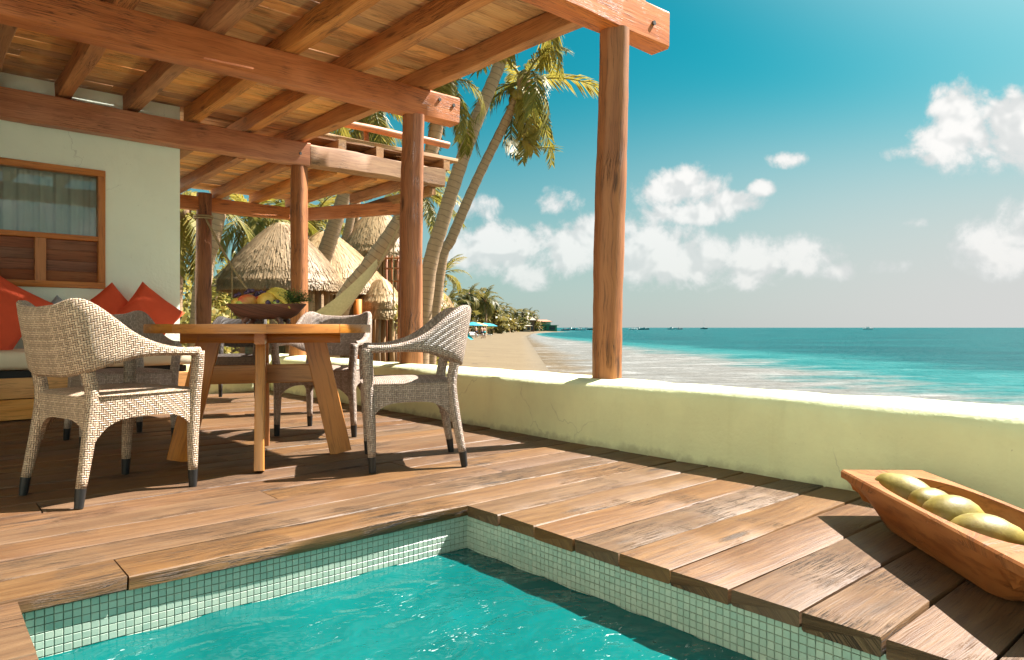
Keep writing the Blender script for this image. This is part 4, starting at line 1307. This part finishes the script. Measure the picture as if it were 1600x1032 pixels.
palm('coconut_palm', path(17, [(276, 440), (282, 380), (286, 335)], 272), .16, .12, 18, 2.0, 29, 'low palm with dry drooping fronds at the house corner', FR_NEAR, GB, 0, .9, -1.0)
palm('coconut_palm', path(46, [(688, 470), (692, 430)], 686), .12, .1, 12, 2.0, 30, 'small ragged young palm beside the reed hut', FR_NEAR, GB, 0, 1.2, -.2)
GF = 'far palms along the beach'
rp = random.Random(77)
FARP = [(712, 478, 118), (722, 466, 130), (733, 462, 122), (742, 470, 138), (750, 462, 140), (758, 470, 132), (764, 480, 150), (716, 490, 126), (746, 484, 150), (770, 488, 165), (778, 485, 190), (787, 487, 205), (796, 489, 215), (806, 490, 240), (816, 489, 262), (826, 490, 268), (832, 493, 272), (730, 480, 145), (755, 488, 170), (702, 470, 112)]
for i, (px, py, d) in enumerate(FARP):
    palm('coconut_palm', path(d, [(px + rp.uniform(-2, 2), (py + 515) / 2), (px, py)], px - rp.uniform(-3, 3)), .26, .18, 16, rp.uniform(3.2, 4.3), 100 + i,
         'tall palm in the far grove where the beach umbrellas stand' if d < 155 else 'palm in the lower grove between the far umbrellas and the headland buildings' if d < 230 else 'small palm behind the brown headland buildings', FR_FAR, GF, 0, 1.3, -.7)

# ------------------------------------------------------------------ shrubs
def shrub_mesh(seed, mat, n=1500, leaf=.10):
    r = random.Random(seed); mb = MB()
    lobes = [(Vector((r.uniform(-.7, .7), r.uniform(-.7, .7), r.uniform(.25, 1.25))), r.uniform(.28, .5)) for _ in range(11)]
    for i in range(n):
        c0, R = r.choice(lobes)
        d = Vector((r.gauss(0, 1), r.gauss(0, 1), r.gauss(0, 1))).normalized()
        p = c0 + d * R * r.uniform(.55, 1.08)
        if p.z < .02: continue
        a = (d + Vector((r.gauss(0, .6), r.gauss(0, .6), r.gauss(0, .6)))).normalized()
        s_ = leaf * r.uniform(.6, 1.3)
        w_ = a.cross(Vector((r.uniform(-1, 1), r.uniform(-1, 1), 1))).normalized() * s_ * .38
        b0 = len(mb.v)
        mb.v += [tuple(p), tuple(p + a * s_ * .5 + w_), tuple(p + a * s_), tuple(p + a * s_ * .5 - w_)]
        mb.face([b0, b0 + 1, b0 + 2, b0 + 3])
    return mb.mesh('foliage', MAT[mat])
SH = [shrub_mesh(i, 'shrub_leaf') for i in range(3)]
SHF = [shrub_mesh(9 + i, 'far_palm_leaf', 500, .3) for i in range(2)]
def shrub(px, d, s_, i, label, group, me=None, zs=1.0):
    g = at(px, 512, d); g.z = ground(px, d) - .05
    t_ = empty('shrub', tuple(g), rp.uniform(0, 6.28), label=label, cat='shrub', group=group)
    inst('foliage', me or SH[i % 3], t_, (0, 0, 0), (0, 0, 0), (s_, s_, s_ * zs))
    mb = MB()
    for k in range(4):
        a = k * 1.6; mb.tube([(0, 0, 0), (math.cos(a) * .2 * s_, math.sin(a) * .2 * s_, .5 * s_ * zs), (math.cos(a) * .45 * s_, math.sin(a) * .45 * s_, .95 * s_ * zs)], [.04 * s_, .028 * s_, .012 * s_], 6)
    mb.build('stem', MAT['rough_log'], t_, True)
GS = 'shrubs among the huts'
for i, (px, d, s_, zs, lab) in enumerate(((288, 15, 1.3, 1.0, 'yellow-green shrub at the house corner'), (300, 25, 2.2, 1.2, 'tall yellowish shrub behind the rope-tied post'), (356, 27, 2.2, 1.1, 'broad yellowish shrub beside the grey thatched roof'),
        (420, 40, 2.8, 1.3, 'tall shrub behind the grey thatched roof'), (540, 42, 2.6, 1.3, 'shrub showing between the two thatched roofs'), (615, 38, 2.2, 1.1, 'shrub beneath the log scaffold'),
        (665, 20, .9, 1.9, 'shrub at the foot of the tall leaning palms'), (648, 44, 2.4, 1.5, 'shrub behind the round reed hut'), (690, 60, 2.0, .9, 'shrub on the sand beyond the round reed hut'))):
    shrub(px, d, s_, i, lab, GS, None, zs)
for i, (px, d, s_) in enumerate(((706, 120, 4), (722, 135, 3.5), (738, 142, 3.5), (754, 150, 4), (768, 172, 4), (780, 200, 4), (792, 220, 4.5), (806, 248, 5), (820, 272, 5), (832, 276, 4), (841, 290, 3.5))):
    shrub(px, d, s_, i, 'bush under the far palm grove where the umbrellas stand' if d < 175 else 'bush growing round the headland buildings', 'far bushes behind the beach', SHF[i % 2], .8)

# ------------------------------------------------------------------ thatched huts
def thatch(apex, eave_z, R, seed, mat, n=5200, dome=.12, fringe=.35, flat_top=.05, blade=.62, bw=.024):
    """roof skin plus thousands of straw blades lying on it; local to (cx, cy)"""
    r = random.Random(seed)
    skin = MB(); rings = []
    Hh = apex - eave_z
    def rad(u): return R * (flat_top + (1 - flat_top) * (u ** .92)) * (1 + .0) + dome * R * math.sin(math.pi * u) * .35
    for i in range(13):
        u = i / 12
        rings.append([(rad(u) * math.cos(a * .2618), rad(u) * math.sin(a * .2618), apex - Hh * u) for a in range(24)][::-1])
    rings.append([(R * .9 * math.cos(a * .2618), R * .9 * math.sin(a * .2618), eave_z + .08) for a in range(24)][::-1])
    skin.loft(rings)
    bl_ = MB()
    for i in range(n):
        u = 1 - r.random() ** .55 if False else math.sqrt(r.random()) * 1.0
        if i % 4 == 0: u = r.uniform(.88, 1.0)
        if i % 5 == 1: u = r.choice((.30, .52, .74)) + r.uniform(-.02, .02)
        th = r.uniform(0, 6.28318)
        q = rad(u); lift = .01 + .09 * r.random() ** 2
        p0 = Vector((q * math.cos(th), q * math.sin(th), apex - Hh * u + lift))
        ln = blade * r.uniform(.6, 1.2)
        u2 = u + ln / math.hypot(R, Hh)
        th2 = th + r.gauss(0, .05)
        if u2 <= 1.0:
            q2 = rad(u2); p1 = Vector((q2 * math.cos(th2), q2 * math.sin(th2), apex - Hh * u2 + lift + .03))
        else:
            q2 = rad(1.0) + r.uniform(.0, .12); p1 = Vector((q2 * math.cos(th2), q2 * math.sin(th2), eave_z - fringe * r.uniform(.2, 1.0)))
        wv_ = Vector((-math.sin(th), math.cos(th), 0)) * bw * r.uniform(.35, .8)
        b0 = len(bl_.v)
        bl_.v += [tuple(p0 - wv_ * .6), tuple(p0 + wv_ * .6), tuple(p1 + wv_), tuple(p1 - wv_)]
        bl_.face([b0, b0 + 1, b0 + 2, b0 + 3])
    return skin, bl_
def hut(px, d, apex_py, eave_py, R, seed, label, mat='thatch', poles=7, wall=None, tier=None, n=5200, fringe=.35, flat=.05):
    c0 = at(px, 512, d); g = ground(px, d) - .1
    az_, ez_ = at(px, apex_py, d).z, at(px, eave_py, d).z
    t_ = empty('thatched_hut', (c0.x, c0.y, g), label=label, cat='hut', group='thatched huts on the beach')
    sk, bd = thatch(az_ - g, ez_ - g, R, seed, mat, n, fringe=fringe, flat_top=flat, bw=.00105 * d, blade=.85)
    o = sk.build('roof', MAT[mat], t_, True)
    bd.build('straw', MAT[mat], o, kind='stuff')
    if tier:
        ez2, R2 = at(px, tier, d).z, R * 1.05
        sk, bd = thatch(ez_ - g + .25, ez2 - g, R2, seed + 1, mat, n // 2, fringe=.3, flat_top=.5, bw=.0016 * d)
        o2 = sk.build('lower_roof', MAT[mat], t_, True); bd.build('straw', MAT[mat], o2, kind='stuff')
        ez_ = ez2
    rr_ = random.Random(seed)
    for k in range(poles):
        a = 6.283 * k / poles + seed
        x, y = R * .78 * math.cos(a), R * .78 * math.sin(a)
        MB().tube([(x, y, -.1), (x + rr_.uniform(-.05, .05), y, (ez_ - g) * .5), (x, y, ez_ - g + .35)], .085, 8, noise=.05, seed=k).build('pole', MAT['rough_log'], t_, True)
    if wall:
        mb = MB(); q = R * .70
        for k in range(60):
            a = 6.283 * k / 60
            mb.tube([(q * math.cos(a), q * math.sin(a), 0), (q * math.cos(a), q * math.sin(a), ez_ - g + .3)], q * .05, 5)
        mb.build('reed_wall', MAT['reed'], t_, kind='stuff')
    return t_
hut(440, 17.5, 348, 436, 1.42, 1, 'big round hut with grey-brown thatched cone roof behind the fruit bowl', 'thatch_grey', n=26000, poles=8)
hut(508, 24, 362, 448, 2.15, 2, 'hut with sunlit pale thatched cone roof behind the third post', 'thatch', n=22000, wall=True)
hut(590, 30, 326, 394, 1.75, 3, 'tall tower hut with shaggy high thatched roof', 'thatch', n=16000, fringe=.5, wall=True, flat=.08)
hut(596, 23, 436, 468, .62, 4, 'small two-tiered thatched hut with an orange pole beside it', 'thatch', n=7000, tier=486, poles=6, flat=.15)
hut(664, 29, 452, 476, 1.12, 5, 'round reed-walled hut with flat pale roof between the second post and the sand', 'reed', n=6000, wall=True, flat=.45)
hut(385, 30, 400, 452, 1.6, 6, 'low thatched hut half hidden behind the big grey one', 'thatch', n=8000, wall=True)
# timber framework
sc_ = empty('log_scaffold', tuple(at(622, 512, 27)), label='open framework of thin red-brown poles under the tower hut', cat='scaffold')
so = at(622, 512, 27)
for px in (604, 613, 622, 631, 640):
    a, b_ = at(px, 400, 27) - so, at(px, 512, 27) - so
    b_.z = ground(px, 27) - so.z - .1
    MB().tube([b_, a], .05, 7).build('upright', MAT['post_wood'], sc_, True)
for py in (404, 420, 440, 455, 470):
    MB().tube([at(600, py, 26.9) - so, at(646, py - 1, 26.9) - so], .04, 7).build('crossbar', MAT['post_wood'], sc_, True)
p = at(559, 512, 22); p.z = ground(559, 22)
zt_ = at(559, 468, 22).z - p.z
MB().tube([(0, 0, -.1), (0, 0, zt_ * .6), (0, 0, zt_)], .13, 12).build('painted_pole', MAT['orange_paint'], None, True, loc=tuple(p), label='thick orange pole beside the small two-tiered hut', cat='pole')
# ------------------------------------------------------------------ beach life far off
def umbrella(px, py, d, mat, label, R=1.5):
    g = at(px, 512, d); g.z = ground(px, d)
    t_ = empty('beach_umbrella', tuple(g), label=label, cat='umbrella', group='umbrellas on the far sand')
    zt = 2.35
    rings = [[(q * R * math.cos(a * .7854 + .2), q * R * math.sin(a * .7854 + .2), zt - .55 * q ** 1.4) for a in range(8)] for q in (.02, .5, 1.0)]
    rings += [[(q * R * math.cos(a * .7854 + .2), q * R * math.sin(a * .7854 + .2), zt - .05 - .55 * q ** 1.4) for a in range(8)] for q in (.98, .03)]
    MB().loft([r[::-1] for r in rings]).build('canopy', MAT[mat], t_)
    MB().tube([(0, 0, -.1), (0, 0, zt - .02)], .03, 6).build('pole', MAT['white_paint'], t_)
for px, d, mat, lab in ((739, 112, 'sky_blue_cloth', 'wide blue beach umbrella under the far palms'), (747, 118, 'yellow_cloth', 'pale yellow beach umbrella between blue ones'), (757, 126, 'teal_cloth', 'teal beach umbrella beyond the yellow one'),
                        (764, 135, 'sky_blue_cloth', 'farthest small blue beach umbrella along the sand'), (729, 116, 'sky_blue_cloth', 'blue umbrella beside the tilted teal sailcloth')):
    umbrella(px, 512, d, mat, lab, 1.7)
g = at(728, 512, 84); g.z = ground(728, 84)
sail = MB()
tri = [(-1.1, 0, 1.35), (-.55, 0, 1.75), (.95, .1, .05), (.55, -.1, .02)]
sail.v = [(x, y - .03, z) for x, y, z in tri] + [(x, y + .03, z) for x, y, z in tri]
for q in ((0, 3, 2, 1), (4, 5, 6, 7), (0, 1, 5, 4), (1, 2, 6, 5), (2, 3, 7, 6), (3, 0, 4, 7)): sail.face(list(q))
o = sail.build('sailcloth', MAT['teal_cloth'], None, loc=tuple(g), label='tilted teal sailcloth standing on the sand beside the chair back', cat='sail')
o.rotation_euler.z = -YAW
def lounger(px, d, lab):
    g = at(px, 512, d); g.z = ground(px, d)
    t_ = empty('sun_lounger', tuple(g), rp.uniform(0, 3), label=lab, cat='sun lounger', group='loungers on the far sand')
    MB().bar((-.9, 0, .32), (.45, 0, .32), .6, .07).build('bed', MAT['white_paint'], t_)
    MB().bar((.45, 0, .34), (1.0, 0, .75), .6, .07).build('backrest', MAT['white_paint'], t_)
    for x in (-.8, .4):
        for y in (-.25, .25): MB().tube([(x, y, 0), (x, y, .3)], .03, 5).build('leg', MAT['white_paint'], t_)
for px, d in ((741, 106), (750, 110), (760, 118)): lounger(px, d, 'white sun lounger under the umbrellas on the far sand')
def person(px, d, lab, pose, cloth):
    g = at(px, 512, d); g.z = ground(px, d)
    me = bpy.data.meshes.new('person')
    s = pose
    V = [(0, 0, .95), (0, 0, 1.2), (0, 0, 1.42), (0, .02, 1.52), (0, .03, 1.68), (-.19, 0, 1.40), (-.27, .02 * s, 1.14), (-.25, .10, .90), (.19, 0, 1.40), (.28, -.02, 1.14), (.26, .12 * s, .92),
         (-.10, 0, .90), (-.12, .06 * s, .50), (-.12, -.06 * s, .08), (-.12, .10, .04), (.10, 0, .90), (.12, -.04, .50), (.12, .04 * s, .08), (.12, .16, .04)]
    E = [(0, 1), (1, 2), (2, 3), (3, 4), (2, 5), (5, 6), (6, 7), (2, 8), (8, 9), (9, 10), (0, 11), (11, 12), (12, 13), (13, 14), (0, 15), (15, 16), (16, 17), (17, 18)]
    R = [.14, .13, .15, .06, .105, .065, .045, .04, .065, .045, .04, .09, .06, .045, .04, .09, .06, .045, .04]
    me.from_pydata(V, E, [])
    o = bpy.data.objects.new('person', me); COL.objects.link(o)
    o.location = g; o.rotation_euler.z = rp.uniform(0, 6)
    sk = o.modifiers.new('skin', 'SKIN')
    if not me.skin_vertices: 
        bpy.context.view_layer.objects.active = o
    for i, q in enumerate(me.skin_vertices[0].data):
        q.radius = (R[i], R[i]); q.use_root = (i == 0)
    o.modifiers.new('sub', 'SUBSURF').levels = 1
    me.materials.append(MAT['skin_tone'])
    put_props(o, lab, 'person', 'people on the far sand')
    mb = MB()
    mb.tube([(0, 0, .78), (0, 0, .92), (0, 0, 1.02)], [.19, .18, .16], 10)
    mb.build('shorts', MAT[cloth], o, True)
for px, d, lab, pose, cl_ in ((753, 98, 'person in dark swimwear standing on the far sand in front of the umbrellas', 1, 'dark_cloth'), (757, 100, 'person in teal swimwear standing on the far sand', -1, 'teal_cloth'), (744, 102, 'person in dark swimwear beside the loungers', 1, 'dark_cloth')):
    try:
        person(px, d, lab, pose, cl_)
    except Exception as ex:
        print('person failed', ex)

def far_house(px, d, w_, dep, hgt, roof_h, wallm, roofm, label, nwin=4, storeys=1):
    g = at(px, 512, d); g.z = ground(px, d)
    t_ = empty('beach_building', tuple(g), -YAW, label=label, cat='building', group='buildings on the headland')
    mb = MB(); mb.box((-w_ / 2, -dep / 2, -.5), (w_ / 2, dep / 2, hgt)); mb.build('wall', MAT[wallm], t_)
    r = MB(); e = .7
    r.loft([[(-w_ / 2 - e, -dep / 2 - e, hgt + .02), (w_ / 2 + e, -dep / 2 - e, hgt + .02), (w_ / 2 + e, dep / 2 + e, hgt + .02), (-w_ / 2 - e, dep / 2 + e, hgt + .02)],
            [(-w_ / 2 - e, -dep / 2 - e, hgt + .2), (w_ / 2 + e, -dep / 2 - e, hgt + .2), (w_ / 2 + e, dep / 2 + e, hgt + .2), (-w_ / 2 - e, dep / 2 + e, hgt + .2)],
            [(-w_ * .28, -.1, hgt + roof_h), (w_ * .28, -.1, hgt + roof_h), (w_ * .28, .1, hgt + roof_h), (-w_ * .28, .1, hgt + roof_h)]])
    r.build('roof', MAT[roofm], t_)
    for s_ in range(storeys):
        for i in range(nwin):
            x = -w_ / 2 + w_ * (i + .5) / nwin; z0 = .5 + s_ * 2.9
            mb = MB(); mb.box((x - w_ / nwin * .3, -dep / 2 - .05, z0), (x + w_ / nwin * .3, -dep / 2 + .02, min(hgt - .3, z0 + 1.9)))
            mb.build('window', MAT['far_glass'], t_)
far_house(797, 262, 6.2, 7, 3.7, 1.7, 'house_brown', 'grey_roof', 'brown building with grey hipped roof at the left of the headland pair', 3)
far_house(815, 266, 9.5, 8, 4.0, 2.4, 'house_brown', 'grey_roof', 'larger brown building with grey hipped roof beside the far palms', 4)
far_house(812, 252, 8.0, 3, 1.9, .5, 'house_cream', 'house_cream', 'low cream beach bar in front of the brown headland buildings', 5)
far_house(781, 236, 5.5, 3, 1.8, .6, 'house_cream', 'grey_roof', 'small cream hut at the foot of the far palms', 3)
far_house(847, 292, 7.0, 5, 3.6, 1.0, 'house_cream', 'terracotta_roof', 'low building with reddish roof at the headland tip', 3)
far_house(839, 284, 6.0, 3, 2.6, .2, 'green_paint', 'green_paint', 'dark green shed near the headland tip', 2)
far_house(855, 290, 8.0, 2.5, 2.3, .2, 'green_paint', 'green_paint', 'long green fence-like shed at the very tip of the headland', 2)

# ------------------------------------------------------------------ boats
def boat(px, d, L, lab, mast=False, mat='white_paint', rz=None):
    g = at(px, 512, d); g.z = SEA_Z
    t_ = empty('boat', tuple(g), -YAW + (rp.uniform(-.5, .5) if rz is None else rz), label=lab, cat='boat', group='boats off the beach')
    rings = []
    for i in range(9):
        u = i / 8; hw = L * .14 * (1 - max(0, (u - .45) / .55) ** 2.2) + .02; sheer = L * .11 + L * .06 * u * u
        x = -L / 2 + L * u
        rings.append([(x, -hw, sheer), (x, -hw * .7, -.15), (x, hw * .7, -.15), (x, hw, sheer), (x, hw * .85, sheer - .05), (x, -hw * .85, sheer - .05)])
    MB().loft(rings).build('hull', MAT[mat], t_)
    mb = MB(); mb.box((-L * .22, -L * .08, L * .08), (L * .08, L * .08, L * .26)); mb.build('cabin', MAT['white_paint'], t_)
    if mast: MB().tube([(0, 0, 0), (0, 0, L * 1.25)], L * .012, 6).build('mast', MAT['white_paint'], t_)
for px, d, L, mast, mat in ((884, 420, 6, 0, 'boat_dark'), (892, 520, 7, 0, 'white_paint'), (899, 480, 6, 1, 'boat_dark'), (908, 430, 7, 0, 'white_paint'), (917, 560, 7, 0, 'boat_dark'), (926, 500, 6, 0, 'boat_dark'), (933, 610, 7, 0, 'white_paint'),
                            (990, 520, 7, 0, 'white_paint'), (998, 560, 7, 0, 'boat_dark'), (1008, 600, 7, 0, 'boat_dark'), (1050, 640, 8, 0, 'white_paint'), (1062, 660, 7, 0, 'boat_dark'), (1100, 800, 8, 1, 'boat_dark')):
    boat(px, d, L, ('dark moored boat near the horizon off the headland' if mat == 'boat_dark' else 'white moored boat near the horizon off the headland') + (' with a mast' if mast else ''), bool(mast), mat)
boat(1357, 620, 9, 'lone white motorboat out on the open sea', False, 'white_paint')
